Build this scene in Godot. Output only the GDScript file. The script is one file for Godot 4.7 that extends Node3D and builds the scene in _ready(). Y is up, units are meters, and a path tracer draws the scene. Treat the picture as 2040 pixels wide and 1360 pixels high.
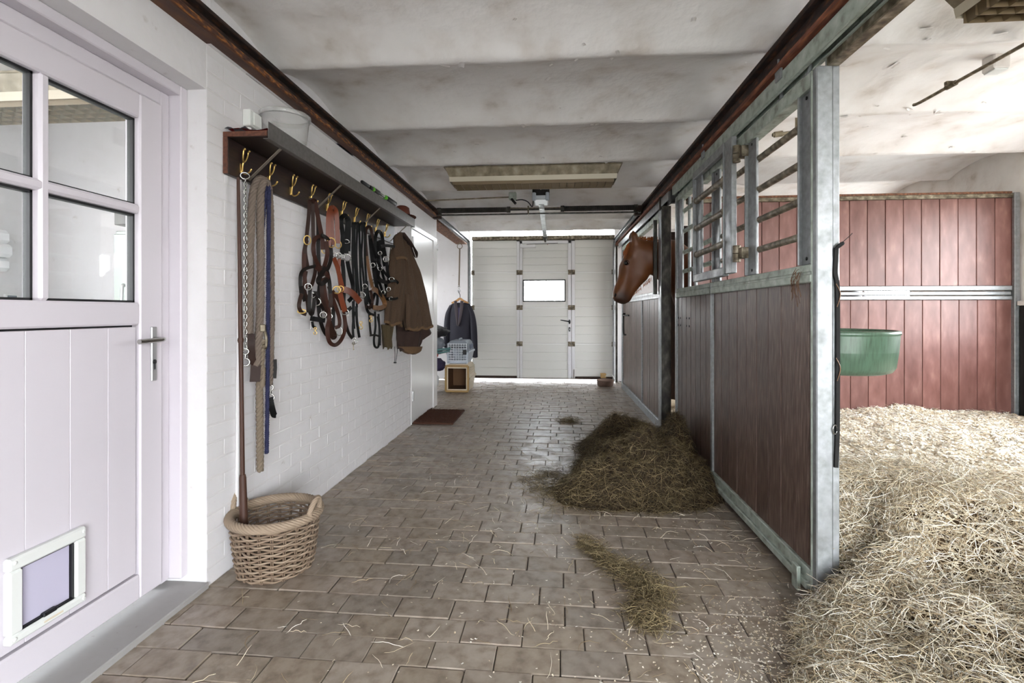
extends Node3D
# A stable aisle: x to the right, y up, d = distance down the aisle (d = -z).

class MB:
	var st := SurfaceTool.new()
	var n := 0
	func _init():
		st.begin(Mesh.PRIMITIVE_TRIANGLES)
		st.set_smooth_group(-1)
	func tri(a: Vector3, b: Vector3, c: Vector3):   # counter-clockwise seen from outside
		st.add_vertex(a); st.add_vertex(c); st.add_vertex(b)
		n += 1
	func quad(a: Vector3, b: Vector3, c: Vector3, d: Vector3):
		tri(a, b, c); tri(a, c, d)
	func out_tri(a: Vector3, b: Vector3, c: Vector3, o: Vector3):
		if (b - a).cross(c - a).dot((a + b + c) / 3.0 - o) < 0.0:
			tri(a, c, b)
		else:
			tri(a, b, c)
	func out_quad(a: Vector3, b: Vector3, c: Vector3, d: Vector3, o: Vector3):
		out_tri(a, b, c, o); out_tri(a, c, d, o)
	func box(c: Vector3, s: Vector3, bev := 0.0, bas := Basis()):
		st.set_smooth_group(-1)
		var h := s * 0.5
		var b: float = minf(bev, minf(h.x, minf(h.y, h.z)) * 0.9)
		var v := func(sx, sy, sz, k): 
			var p := Vector3(sx * (h.x - (b if k != 0 else 0.0)), sy * (h.y - (b if k != 1 else 0.0)), sz * (h.z - (b if k != 2 else 0.0)))
			return c + bas * p
		for s1 in [-1.0, 1.0]:
			out_quad(v.call(s1, -1, -1, 0), v.call(s1, 1, -1, 0), v.call(s1, 1, 1, 0), v.call(s1, -1, 1, 0), c)
			out_quad(v.call(-1, s1, -1, 1), v.call(1, s1, -1, 1), v.call(1, s1, 1, 1), v.call(-1, s1, 1, 1), c)
			out_quad(v.call(-1, -1, s1, 2), v.call(1, -1, s1, 2), v.call(1, 1, s1, 2), v.call(-1, 1, s1, 2), c)
		if b <= 0.0:
			return
		for s1 in [-1.0, 1.0]:
			for s2 in [-1.0, 1.0]:
				out_quad(v.call(s1, s2, -1, 0), v.call(s1, s2, 1, 0), v.call(s1, s2, 1, 1), v.call(s1, s2, -1, 1), c)
				out_quad(v.call(s1, -1, s2, 0), v.call(s1, 1, s2, 0), v.call(s1, 1, s2, 2), v.call(s1, -1, s2, 2), c)
				out_quad(v.call(-1, s1, s2, 1), v.call(1, s1, s2, 1), v.call(1, s1, s2, 2), v.call(-1, s1, s2, 2), c)
				for s3 in [-1.0, 1.0]:
					out_tri(v.call(s1, s2, s3, 0), v.call(s1, s2, s3, 1), v.call(s1, s2, s3, 2), c)
	func bxd(x0, x1, y0, y1, d0, d1, bev := 0.0):   # box by its limits in x, y and depth
		box(Vector3((x0 + x1) / 2.0, (y0 + y1) / 2.0, -(d0 + d1) / 2.0), Vector3(absf(x1 - x0), absf(y1 - y0), absf(d1 - d0)), bev)
	func bar(a: Vector3, b: Vector3, w: float, t: float, side: Vector3, bev := 0.0):   # straight bar from a to b
		var y := (b - a).normalized()
		var x := (side - y * side.dot(y)).normalized()
		box((a + b) / 2.0, Vector3(w, a.distance_to(b), t), bev, Basis(x, y, x.cross(y)))
	func tube(pts: Array, r, sides := 8, closed := false, cap := true, flat := 1.0):
		st.set_smooth_group(0)
		var k := pts.size()
		var rings := []
		var t0: Vector3 = (pts[1] - pts[0]).normalized()
		var u: Vector3 = t0.cross(Vector3.UP if absf(t0.y) < 0.9 else Vector3.RIGHT).normalized()
		for i in k:
			var a: Vector3 = pts[(i - 1 + k) % k] if closed or i > 0 else pts[0]
			var b: Vector3 = pts[(i + 1) % k] if closed or i < k - 1 else pts[k - 1]
			var t := (b - a).normalized()
			if t.length() < 0.5:
				t = t0
			u = (u - t * u.dot(t)).normalized()
			var w := t.cross(u)
			var rr: float = r[i] if r is Array else r
			var ring := []
			for j in sides:
				var an := TAU * j / sides
				ring.append(pts[i] + (u * cos(an) + w * sin(an) * flat) * rr)
			rings.append(ring)
		for i in (k if closed else k - 1):
			var p: Array = rings[i]
			var q: Array = rings[(i + 1) % k]
			for j in sides:
				quad(p[j], p[(j + 1) % sides], q[(j + 1) % sides], q[j])
		if cap and not closed:
			st.set_smooth_group(-1)
			for j in range(1, sides - 1):
				tri(rings[0][0], rings[0][j + 1], rings[0][j])
				tri(rings[k - 1][0], rings[k - 1][j], rings[k - 1][j + 1])
	func ring(c: Vector3, axis: Vector3, rad: float, r: float, sides := 6, seg := 18, squash := 1.0):
		var u := axis.cross(Vector3.UP if absf(axis.y) < 0.9 else Vector3.RIGHT).normalized()
		var w := axis.cross(u).normalized()
		var p := []
		for i in seg:
			p.append(c + (u * cos(TAU * i / seg) + w * sin(TAU * i / seg) * squash) * rad)
		tube(p, r, sides, true)
	func strap(pts: Array, w: float, t: float, face: Vector3):   # flat band, its broad side facing "face"
		var k := pts.size()
		var c := []
		for i in k:
			var tn: Vector3 = (pts[mini(i + 1, k - 1)] - pts[maxi(i - 1, 0)]).normalized()
			var wd := tn.cross(face)
			wd = wd.normalized() if wd.length() > 0.05 else tn.cross(Vector3.UP).normalized()
			var nn := wd.cross(tn).normalized()
			c.append([pts[i] - wd * w / 2 + nn * t / 2, pts[i] + wd * w / 2 + nn * t / 2, pts[i] + wd * w / 2 - nn * t / 2, pts[i] - wd * w / 2 - nn * t / 2])
		for i in k - 1:
			var o: Vector3 = (pts[i] + pts[i + 1]) / 2.0
			for j in 4:
				st.set_smooth_group(j + 1)
				out_quad(c[i][j], c[i][(j + 1) % 4], c[i + 1][(j + 1) % 4], c[i + 1][j], o)
		st.set_smooth_group(-1)
		out_quad(c[0][0], c[0][1], c[0][2], c[0][3], pts[1])
		out_quad(c[k - 1][0], c[k - 1][1], c[k - 1][2], c[k - 1][3], pts[k - 2])
	func lathe(prof: Array, o: Vector3, seg := 24, bas := Basis(), sharp := false):   # prof: Vector2(radius, height)
		st.set_smooth_group(-1 if sharp else 0)
		for i in prof.size() - 1:
			if not sharp:
				st.set_smooth_group(i / 1000)
			for j in seg:
				var a0 := TAU * j / seg
				var a1 := TAU * (j + 1) / seg
				var p0: Vector2 = prof[i]
				var p1: Vector2 = prof[i + 1]
				var a := o + bas * Vector3(p0.x * cos(a0), p0.y, -p0.x * sin(a0))
				var b := o + bas * Vector3(p0.x * cos(a1), p0.y, -p0.x * sin(a1))
				var c := o + bas * Vector3(p1.x * cos(a1), p1.y, -p1.x * sin(a1))
				var d := o + bas * Vector3(p1.x * cos(a0), p1.y, -p1.x * sin(a0))
				if p0.x > 0.0:
					tri(a, b, c)
				if p1.x > 0.0:
					tri(a, c, d)
	func grid(nu: int, nv: int, f: Callable, wrap := false):   # f(i, j) -> point; u x v faces outward
		st.set_smooth_group(0)
		var p := []
		for i in nu + 1:
			var row := []
			for j in nv + 1:
				row.append(f.call(i, 0 if wrap and j == nv else j))
			p.append(row)
		for i in nu:
			for j in nv:
				quad(p[i][j], p[i + 1][j], p[i + 1][j + 1], p[i][j + 1])
	func loop_cap(pts: Array, up: Vector3):
		st.set_smooth_group(-1)
		var o := Vector3.ZERO
		for p in pts:
			o += p
		o /= pts.size()
		for i in pts.size():
			out_tri(o, pts[i], pts[(i + 1) % pts.size()], o - up)
	func prism(poly: Array, map: Callable, h0: float, h1: float):   # poly of Vector2, map(Vector2, h) -> point
		st.set_smooth_group(-1)
		var o := Vector3.ZERO
		for q in poly:
			o += map.call(q, (h0 + h1) / 2.0)
		o /= poly.size()
		var ix := Geometry2D.triangulate_polygon(PackedVector2Array(poly))
		for k in range(0, ix.size(), 3):
			out_tri(map.call(poly[ix[k]], h0), map.call(poly[ix[k + 1]], h0), map.call(poly[ix[k + 2]], h0), map.call(poly[ix[k]], h1 ))
			out_tri(map.call(poly[ix[k]], h1), map.call(poly[ix[k + 1]], h1), map.call(poly[ix[k + 2]], h1), map.call(poly[ix[k]], h0 ))
		var area := 0.0
		for k in poly.size():
			area += poly[k].cross(poly[(k + 1) % poly.size()])
		for k in poly.size():
			var a: Vector2 = poly[k]
			var b: Vector2 = poly[(k + 1) % poly.size()]
			var e := (b - a).normalized()
			var inw := Vector2(-e.y, e.x) * (1.0 if area > 0.0 else -1.0)
			var m: Vector3 = map.call((a + b) / 2.0 + inw * 0.003, (h0 + h1) / 2.0)
			out_quad(map.call(a, h0), map.call(b, h0), map.call(b, h1), map.call(a, h1), m)
	func mesh() -> ArrayMesh:
		st.generate_normals()
		return st.commit()

# ------------------------------------------------------------------ nodes
var taken := {}
var rng := RandomNumberGenerator.new()
var noise := FastNoiseLite.new()
var M := {}

func P(x: float, y: float, d: float) -> Vector3:
	return Vector3(x, y, -d)

func numbered(called: String) -> String:
	if not taken.has(called):
		taken[called] = 0
		return called
	taken[called] += 1
	return "%s_%03d" % [called, taken[called]]

func tag(o: Node3D, label: String, category := "", group := "", kind := "") -> Node3D:
	if label: o.set_meta("label", label)
	if category: o.set_meta("category", category)
	if group: o.set_meta("group", group)
	if kind: o.set_meta("kind", kind)
	return o

func thing(called: String, at: Vector3, label: String, category: String, group := "", kind := "") -> Node3D:
	var o := Node3D.new()
	o.name = numbered(called)
	o.position = at
	add_child(o)
	return tag(o, label, category, group, kind)

func origin_of(o: Node) -> Vector3:
	var p := Vector3.ZERO
	while o != self and o is Node3D:
		p += o.position
		o = o.get_parent()
	return p

func part(parent: Node, called: String, mb: MB, m: Material, label := "") -> MeshInstance3D:   # shape given in room coordinates
	var o := MeshInstance3D.new()
	o.name = numbered(called) if parent == self else called
	o.mesh = mb.mesh()
	o.material_override = m
	parent.add_child(o, true)
	o.position = -origin_of(parent) if parent != self else Vector3.ZERO
	if label: o.set_meta("label", label)
	return o

func put(parent: Node, called: String, mesh: Mesh, m: Material, t: Transform3D, label := "") -> MeshInstance3D:   # a shared mesh, placed in room coordinates
	var o := MeshInstance3D.new()
	o.name = called
	o.mesh = mesh
	o.material_override = m
	parent.add_child(o, true)
	o.transform = Transform3D(t.basis, t.origin - (origin_of(parent) if parent != self else Vector3.ZERO))
	if label: o.set_meta("label", label)
	return o

func structure(called: String, label := "", category := "") -> Node3D:
	var o := Node3D.new()
	o.name = called
	add_child(o)
	return tag(o, label, category, "", "structure")

func spline(pts: Array, per := 6) -> Array:   # Catmull-Rom
	var out := []
	for i in pts.size() - 1:
		var a: Vector3 = pts[maxi(i - 1, 0)]
		var b: Vector3 = pts[i]
		var c: Vector3 = pts[i + 1]
		var d: Vector3 = pts[mini(i + 2, pts.size() - 1)]
		for k in per:
			out.append(b.cubic_interpolate(c, a, d, float(k) / per))
	out.append(pts[-1])
	return out

func tex(freq: float, ramp: Array, type := FastNoiseLite.TYPE_SIMPLEX_SMOOTH, oct := 5, size := 512, sd := 1, normal := 0.0) -> NoiseTexture2D:
	var t := NoiseTexture2D.new()
	var f := FastNoiseLite.new()
	f.noise_type = type
	f.frequency = freq
	f.fractal_octaves = oct
	f.seed = sd
	t.noise = f
	t.width = size
	t.height = size
	t.seamless = true
	if normal > 0.0:
		t.as_normal_map = true
		t.bump_strength = normal
	elif ramp.size():
		var g := Gradient.new()
		var off := PackedFloat32Array()
		var col := PackedColorArray()
		for r in ramp:
			off.append(r[0]); col.append(r[1])
		g.offsets = off
		g.colors = col
		t.color_ramp = g
	return t

func mat(c: Color, rough := 0.6, metal := 0.0, t: Texture2D = null, scale := Vector3.ONE, rt: Texture2D = null, height: Texture2D = null, hs := 0.0) -> StandardMaterial3D:
	var m := StandardMaterial3D.new()
	m.albedo_color = c
	m.roughness = rough
	m.metallic = metal
	if t: m.albedo_texture = t
	if rt: m.roughness_texture = rt
	if height:
		m.heightmap_enabled = true
		m.heightmap_texture = height
		m.heightmap_scale = hs
	if t or rt or height:
		m.uv1_triplanar = true
		m.uv1_world_triplanar = true
		m.uv1_scale = scale
	return m

func C(r: float, g: float, b: float) -> Color:
	return Color(r, g, b)

func grey(v: float) -> Color:
	return Color(v, v, v)

# ------------------------------------------------------------------ materials
func make_materials():
	var smudge := tex(0.012, [[0.0, C(.86, .83, .80)], [0.06, C(.93, .92, .91)], [0.14, C(.985, .983, .98)], [1.0, C(1, 1, 1)]], FastNoiseLite.TYPE_SIMPLEX_SMOOTH, 6, 1024, 3)
	var fine := tex(0.04, [], FastNoiseLite.TYPE_SIMPLEX_SMOOTH, 5, 512, 8)
	var plaster := tex(0.008, [], FastNoiseLite.TYPE_SIMPLEX_SMOOTH, 6, 1024, 5)
	M.wall = mat(C(.875, .865, .87), .6, 0, smudge, Vector3.ONE * .7, null, fine, .12)
	M.brickpaint = M.wall
	M.mortar = mat(C(.862, .85, .85), .7, 0, smudge, Vector3.ONE * .7)
	var stain := tex(0.006, [[0.0, C(.80, .77, .73)], [0.2, C(.92, .905, .89)], [0.4, C(.965, .96, .955)], [0.6, C(.985, .985, .985)], [1.0, C(1, 1, 1)]], FastNoiseLite.TYPE_SIMPLEX_SMOOTH, 6, 1024, 12)
	M.ceiling = mat(C(.945, .93, .92), .7, 0, stain, Vector3.ONE * .45, null, plaster, 1.0)
	M.plaster = mat(C(.89, .87, .85), .7, 0, stain, Vector3.ONE * .6, null, plaster, .7)
	var rust := tex(0.02, [[0.0, C(.17, .10, .075)], [0.4, C(.31, .19, .14)], [0.56, C(.40, .24, .14)], [0.68, C(.58, .37, .16)], [1.0, C(.70, .48, .22)]], FastNoiseLite.TYPE_SIMPLEX_SMOOTH, 6, 1024, 21)
	M.rust_brown = mat(C(1, 1, 1), .7, 0, tex(0.012, [[0.0, C(.24, .15, .12)], [0.5, C(.33, .215, .175)], [0.75, C(.37, .24, .17)], [1.0, C(.48, .32, .2)]], FastNoiseLite.TYPE_SIMPLEX_SMOOTH, 6, 512, 26), Vector3(1.6, 1.6, .5))
	M.rust = mat(C(.95, .93, .93), .75, 0, rust, Vector3(2.2, 2.2, .7), null, fine, .15)
	var rustdark := tex(0.02, [[0.0, C(.10, .07, .06)], [0.5, C(.19, .125, .10)], [0.7, C(.26, .16, .11)], [1.0, C(.44, .28, .15)]], FastNoiseLite.TYPE_SIMPLEX_SMOOTH, 6, 512, 23)
	M.rust_dark = mat(C(.95, .95, .95), .8, 0, rustdark, Vector3(2.2, 2.2, .8), null, fine, .15)
	var rustred := tex(0.02, [[0.0, C(.26, .13, .08)], [0.5, C(.45, .24, .15)], [0.7, C(.55, .32, .2)], [1.0, C(.66, .42, .26)]], FastNoiseLite.TYPE_SIMPLEX_SMOOTH, 6, 512, 24)
	M.rust_red = mat(C(.95, .95, .95), .75, 0, rustred, Vector3(2.2, 2.2, .6), null, fine, .12)
	var galv := tex(0.03, [[0.0, C(.67, .68, .68)], [0.4, C(.735, .745, .75)], [0.65, C(.765, .77, .785)], [1.0, C(.82, .82, .84)]], FastNoiseLite.TYPE_SIMPLEX_SMOOTH, 5, 512, 31)
	var galvr := tex(0.01, [[0.0, grey(.32)], [0.5, grey(.48)], [1.0, grey(.75)]], FastNoiseLite.TYPE_SIMPLEX_SMOOTH, 5, 512, 33)
	M.galv = mat(C(.78, .785, .78), 1.0, .7, galv, Vector3.ONE * 1.6, galvr)
	var galvg := tex(0.015, [[0.0, C(.46, .47, .43)], [0.4, C(.62, .655, .61)], [0.7, C(.68, .715, .675)], [1.0, C(.76, .785, .755)]], FastNoiseLite.TYPE_SIMPLEX_SMOOTH, 6, 512, 35)
	M.galv_dull = mat(C(1, 1, 1), .62, .25, galvg, Vector3(1.6, 1.6, 1.6))
	var galvo := tex(0.015, [[0.0, C(.22, .19, .15)], [0.45, C(.42, .38, .31)], [0.7, C(.55, .51, .44)], [1.0, C(.72, .69, .63)]], FastNoiseLite.TYPE_SIMPLEX_SMOOTH, 6, 512, 36)
	M.galv_old = mat(C(1, 1, 1), .5, .5, galvo, Vector3(2.2, 2.2, 2.2))
	M.steel_dark = mat(C(1, 1, 1), .55, .4, tex(0.012, [[0.0, C(.13, .12, .11)], [0.5, C(.24, .23, .21)], [1.0, C(.40, .39, .36)]], FastNoiseLite.TYPE_SIMPLEX_SMOOTH, 5, 512, 38), Vector3(2, 1, 2))
	M.chrome = mat(C(.66, .655, .64), .25, 1.0)
	M.alu = mat(C(.74, .74, .74), .38, .9)
	M.brass = mat(C(.80, .67, .40), .3, 1.0)
	M.plank = []
	for k in 4:
		var w := tex(0.03, [[0.0, C(.24, .175, .145)], [0.4, C(.335, .26, .225)], [0.6, C(.385, .31, .275)], [0.8, C(.44, .37, .335)], [1.0, C(.54, .475, .435)]], FastNoiseLite.TYPE_SIMPLEX_SMOOTH, 6, 512, 50 + k)
		var m := mat(C(.95 + .03 * k, .95 + .03 * k, .95 + .03 * k), .46, 0, w, Vector3(4.5, .42, 4.5), null, w, .1)
		M.plank.append(m)
	M.board = []
	for k in 3:
		var w := tex(0.012, [[0.0, C(.45, .29, .265)], [0.35, C(.51, .345, .32)], [0.55, C(.535, .37, .345)], [0.75, C(.57, .405, .38)], [1.0, C(.64, .49, .455)]], FastNoiseLite.TYPE_SIMPLEX_SMOOTH, 6, 512, 60 + k)
		M.board.append(mat(C(.79 + .03 * k, .775 + .03 * k, .75 + .03 * k), .42, 0, w, Vector3(1.7, .55, 1.7)))
	M.brick = []
	var pits := tex(0.05, [], FastNoiseLite.TYPE_SIMPLEX_SMOOTH, 5, 512, 70)
	var tone := tex(0.012, [[0.0, C(.72, .69, .66)], [0.35, C(.87, .855, .84)], [0.6, C(.95, .945, .94)], [1.0, C(1, 1, 1)]], FastNoiseLite.TYPE_SIMPLEX_SMOOTH, 6, 1024, 72)
	var wet := tex(0.01, [[0.0, grey(.28)], [0.5, grey(.4)], [1.0, grey(.6)]], FastNoiseLite.TYPE_SIMPLEX_SMOOTH, 5, 512, 74)
	for c in [C(.575, .53, .48), C(.60, .55, .50), C(.55, .51, .465), C(.585, .535, .475), C(.62, .575, .525)]:
		M.brick.append(mat(c, 1.0, 0, tone, Vector3.ONE * 1.1, wet, pits, .12))
	M.joint = mat(C(.17, .15, .13), .95, 0, tone, Vector3.ONE * 2)
	M.sill = mat(C(.60, .59, .58), .55, 0, smudge, Vector3.ONE * 2.0)
	M.upvc = mat(C(.815, .79, .815), .34)
	M.white_door = mat(C(.89, .885, .88), .28)
	M.gasket = mat(C(.055, .055, .065), .5)
	M.flap = mat(C(.86, .865, .85), .4)
	M.glass = mat(Color(.95, 1, .98, .06), .02)
	M.glass.transparency = BaseMaterial3D.TRANSPARENCY_ALPHA
	M.smoked = mat(Color(.80, .78, .86, .80), .3)
	M.smoked.transparency = BaseMaterial3D.TRANSPARENCY_ALPHA
	M.bucket_clear = mat(Color(.93, .93, .92, .16), .15)
	M.bucket_clear.transparency = BaseMaterial3D.TRANSPARENCY_ALPHA
	M.sect = mat(C(.83, .825, .805), .42)
	M.sect_frame = mat(C(.84, .835, .84), .38)
	M.black = mat(C(.045, .045, .05), .42)
	M.rubber = mat(C(.05, .045, .04), .8, 0, tone, Vector3.ONE * 4)
	M.shelf = mat(C(1, 1, 1), .42, 0, tex(0.02, [[0.0, C(.10, .065, .06)], [0.5, C(.15, .10, .092)], [1.0, C(.21, .145, .13)]], FastNoiseLite.TYPE_SIMPLEX_SMOOTH, 5, 512, 84), Vector3(6, 6, .7))
	M.shelf_edge = mat(C(1, 1, 1), .6, 0, tex(0.02, [[0.0, C(.22, .12, .08)], [0.5, C(.36, .21, .15)], [1.0, C(.46, .28, .2)]], FastNoiseLite.TYPE_SIMPLEX_SMOOTH, 5, 512, 85), Vector3(4, 4, 4))
	M.lip = mat(C(.56, .54, .52), .42, .4, galv, Vector3.ONE * 2)
	M.strut = mat(C(.46, .42, .38), .5, .2)
	M.leather = mat(C(.17, .105, .08), .55)
	M.leather_dark = mat(C(.085, .065, .055), .55)
	M.leather_black = mat(C(.035, .034, .034), .6)
	M.leather_tan = mat(C(.43, .20, .11), .45)
	M.leather_lt = mat(C(.40, .27, .15), .5)
	M.rein = mat(C(.22, .125, .095), .6)
	M.nylon_green = mat(C(.05, .062, .056), .75)
	M.rope_grey = mat(C(.42, .37, .33), .85)
	M.rope_blue = mat(C(.12, .13, .26), .8)
	M.rope_tw = mat(C(.45, .40, .34), .9)
	M.stick = mat(C(.25, .145, .095), .6)
	M.wicker = [mat(C(.52, .445, .37), .7), mat(C(.565, .495, .42), .7), mat(C(.46, .385, .315), .72)]
	for k in ["leather", "leather_dark", "leather_black", "nylon_green", "rein"]:
		M[k].metallic_specular = .3
	var felt := tex(0.06, [[0.0, C(.72, .70, .68)], [0.5, C(.92, .92, .92)], [1, C(1, 1, 1)]], FastNoiseLite.TYPE_SIMPLEX_SMOOTH, 4, 512, 90)
	M.loden = mat(C(.285, .215, .155), .95, 0, felt, Vector3.ONE * 4, null, fine, .1)
	M.loden_edge = mat(C(.38, .285, .19), .95, 0, felt, Vector3.ONE * 4)
	M.coat_dark = mat(C(.185, .115, .085), .9, 0, felt, Vector3.ONE * 4)
	M.olive = mat(C(.27, .22, .13), .9, 0, felt, Vector3.ONE * 4)
	M.suit = mat(C(.115, .11, .165), .75, 0, felt, Vector3.ONE * 5)
	M.suit_lapel = mat(C(.21, .16, .19), .55, 0, felt, Vector3.ONE * 5)
	M.hat = mat(C(.40, .19, .12), .85, 0, felt, Vector3.ONE * 5)
	M.hay_base = mat(C(1, 1, 1), .95, 0, tex(0.05, [[0.0, C(.10, .07, .035)], [0.5, C(.17, .12, .06)], [1, C(.27, .19, .10)]], FastNoiseLite.TYPE_SIMPLEX_SMOOTH, 4, 512, 92), Vector3(5, 5, 5))
	M.straw_base = mat(C(1, 1, 1), .95, 0, tex(0.05, [[0.0, C(.55, .46, .33)], [0.5, C(.78, .71, .59)], [1, C(.92, .88, .80)]], FastNoiseLite.TYPE_SIMPLEX_SMOOTH, 4, 512, 93), Vector3(5, 5, 5))
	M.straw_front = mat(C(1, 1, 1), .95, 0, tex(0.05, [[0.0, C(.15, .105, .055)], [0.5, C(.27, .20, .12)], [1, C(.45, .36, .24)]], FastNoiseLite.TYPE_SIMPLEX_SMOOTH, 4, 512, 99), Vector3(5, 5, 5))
	M.strand = mat(C(1, 1, 1), .7)
	M.strand.vertex_color_use_as_albedo = true
	M.coir = mat(C(1, 1, 1), 1, 0, tex(0.08, [[0.0, C(.13, .07, .045)], [0.5, C(.26, .15, .10)], [1, C(.42, .27, .19)]], FastNoiseLite.TYPE_SIMPLEX_SMOOTH, 4, 512, 94), Vector3.ONE * 5)
	M.manger = mat(C(.33, .43, .355), .3, 0, tone, Vector3(6, .8, 6))
	M.lamp = mat(C(1, 1, 1), .55, 0, tex(0.01, [[0.0, C(.34, .29, .21)], [0.5, C(.52, .47, .38)], [1, C(.70, .66, .58)]], FastNoiseLite.TYPE_SIMPLEX_SMOOTH, 5, 512, 96), Vector3.ONE * 2)
	M.lamp_pale = mat(C(.78, .74, .66), .5)
	M.louvre = mat(C(.47, .40, .30), .45)
	M.tube = mat(C(.9, .9, .88), .3)
	M.carrier_grey = mat(C(.50, .53, .56), .45)
	M.carrier_pale = mat(C(.72, .75, .79), .42)
	M.carrier_white = mat(C(.85, .87, .89), .4)
	M.cream = mat(C(.82, .77, .68), .5, 0, smudge, Vector3.ONE * 3)
	M.tan_plastic = mat(C(.62, .50, .31), .5, 0, smudge, Vector3.ONE * 3)
	M.inside_tan = mat(C(.36, .24, .12), .7)
	M.teal = mat(C(.20, .36, .36), .4)
	M.bag_white = mat(C(.80, .81, .83), .35)
	M.bag_dark = mat(C(.07, .065, .08), .35)
	M.bag_grey = mat(C(.50, .52, .55), .3)
	M.red = mat(C(.72, .20, .12), .5)
	M.purple = mat(C(.19, .16, .27), .6)
	M.clay = mat(C(.48, .39, .34), .7, 0, tone, Vector3.ONE * 5)
	M.green = mat(C(.36, .70, .15), .4)
	M.wood = mat(C(.70, .52, .32), .5)
	M.wood_brown = mat(C(1, 1, 1), .75, 0, tex(0.02, [[0.0, C(.26, .15, .09)], [0.5, C(.42, .26, .17)], [1, C(.58, .4, .28)]], FastNoiseLite.TYPE_SIMPLEX_SMOOTH, 5, 512, 97), Vector3(4, 4, .6))
	M.timber = mat(C(1, 1, 1), .8, 0, tex(0.02, [[0.0, C(.10, .06, .04)], [0.5, C(.17, .11, .075)], [1, C(.27, .18, .12)]], FastNoiseLite.TYPE_SIMPLEX_SMOOTH, 5, 512, 98), Vector3(5, .7, 5))
	M.horse = mat(C(1, 1, 1), .5, 0, null)
	M.horse.vertex_color_use_as_albedo = true
	M.mane = mat(C(.62, .33, .13), .6)
	M.eye = mat(C(.02, .015, .012), .06)
	M.boiler = mat(C(.88, .885, .89), .35)
	M.cabinet = mat(C(.47, .51, .47), .25)
	M.socket = mat(C(.34, .37, .45), .4)
	M.orange = mat(C(.80, .40, .06), .5)
	M.magazine = mat(C(.55, .08, .10), .4)
	M.ground = mat(C(.74, .73, .70), .9, 0, tone, Vector3.ONE * .4)

# ------------------------------------------------------------------ the setting
const WX := -1.445      # face of the left wall
const SX := 1.03        # aisle face of the stall fronts
const RX := 3.66        # right wall
const SPRING := 2.37    # height of the lines where the little vaults meet
const RISE := 0.092
const BAY := 0.853
const RIDGE0 := 2.44
const BACK := -2.3
const END := 8.45

func vault(d: float) -> float:
	var k := fposmod(d - RIDGE0, BAY) / BAY
	return SPRING + RISE * (1.0 - pow(absf(2.0 * k - 1.0), 2.2))

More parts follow.
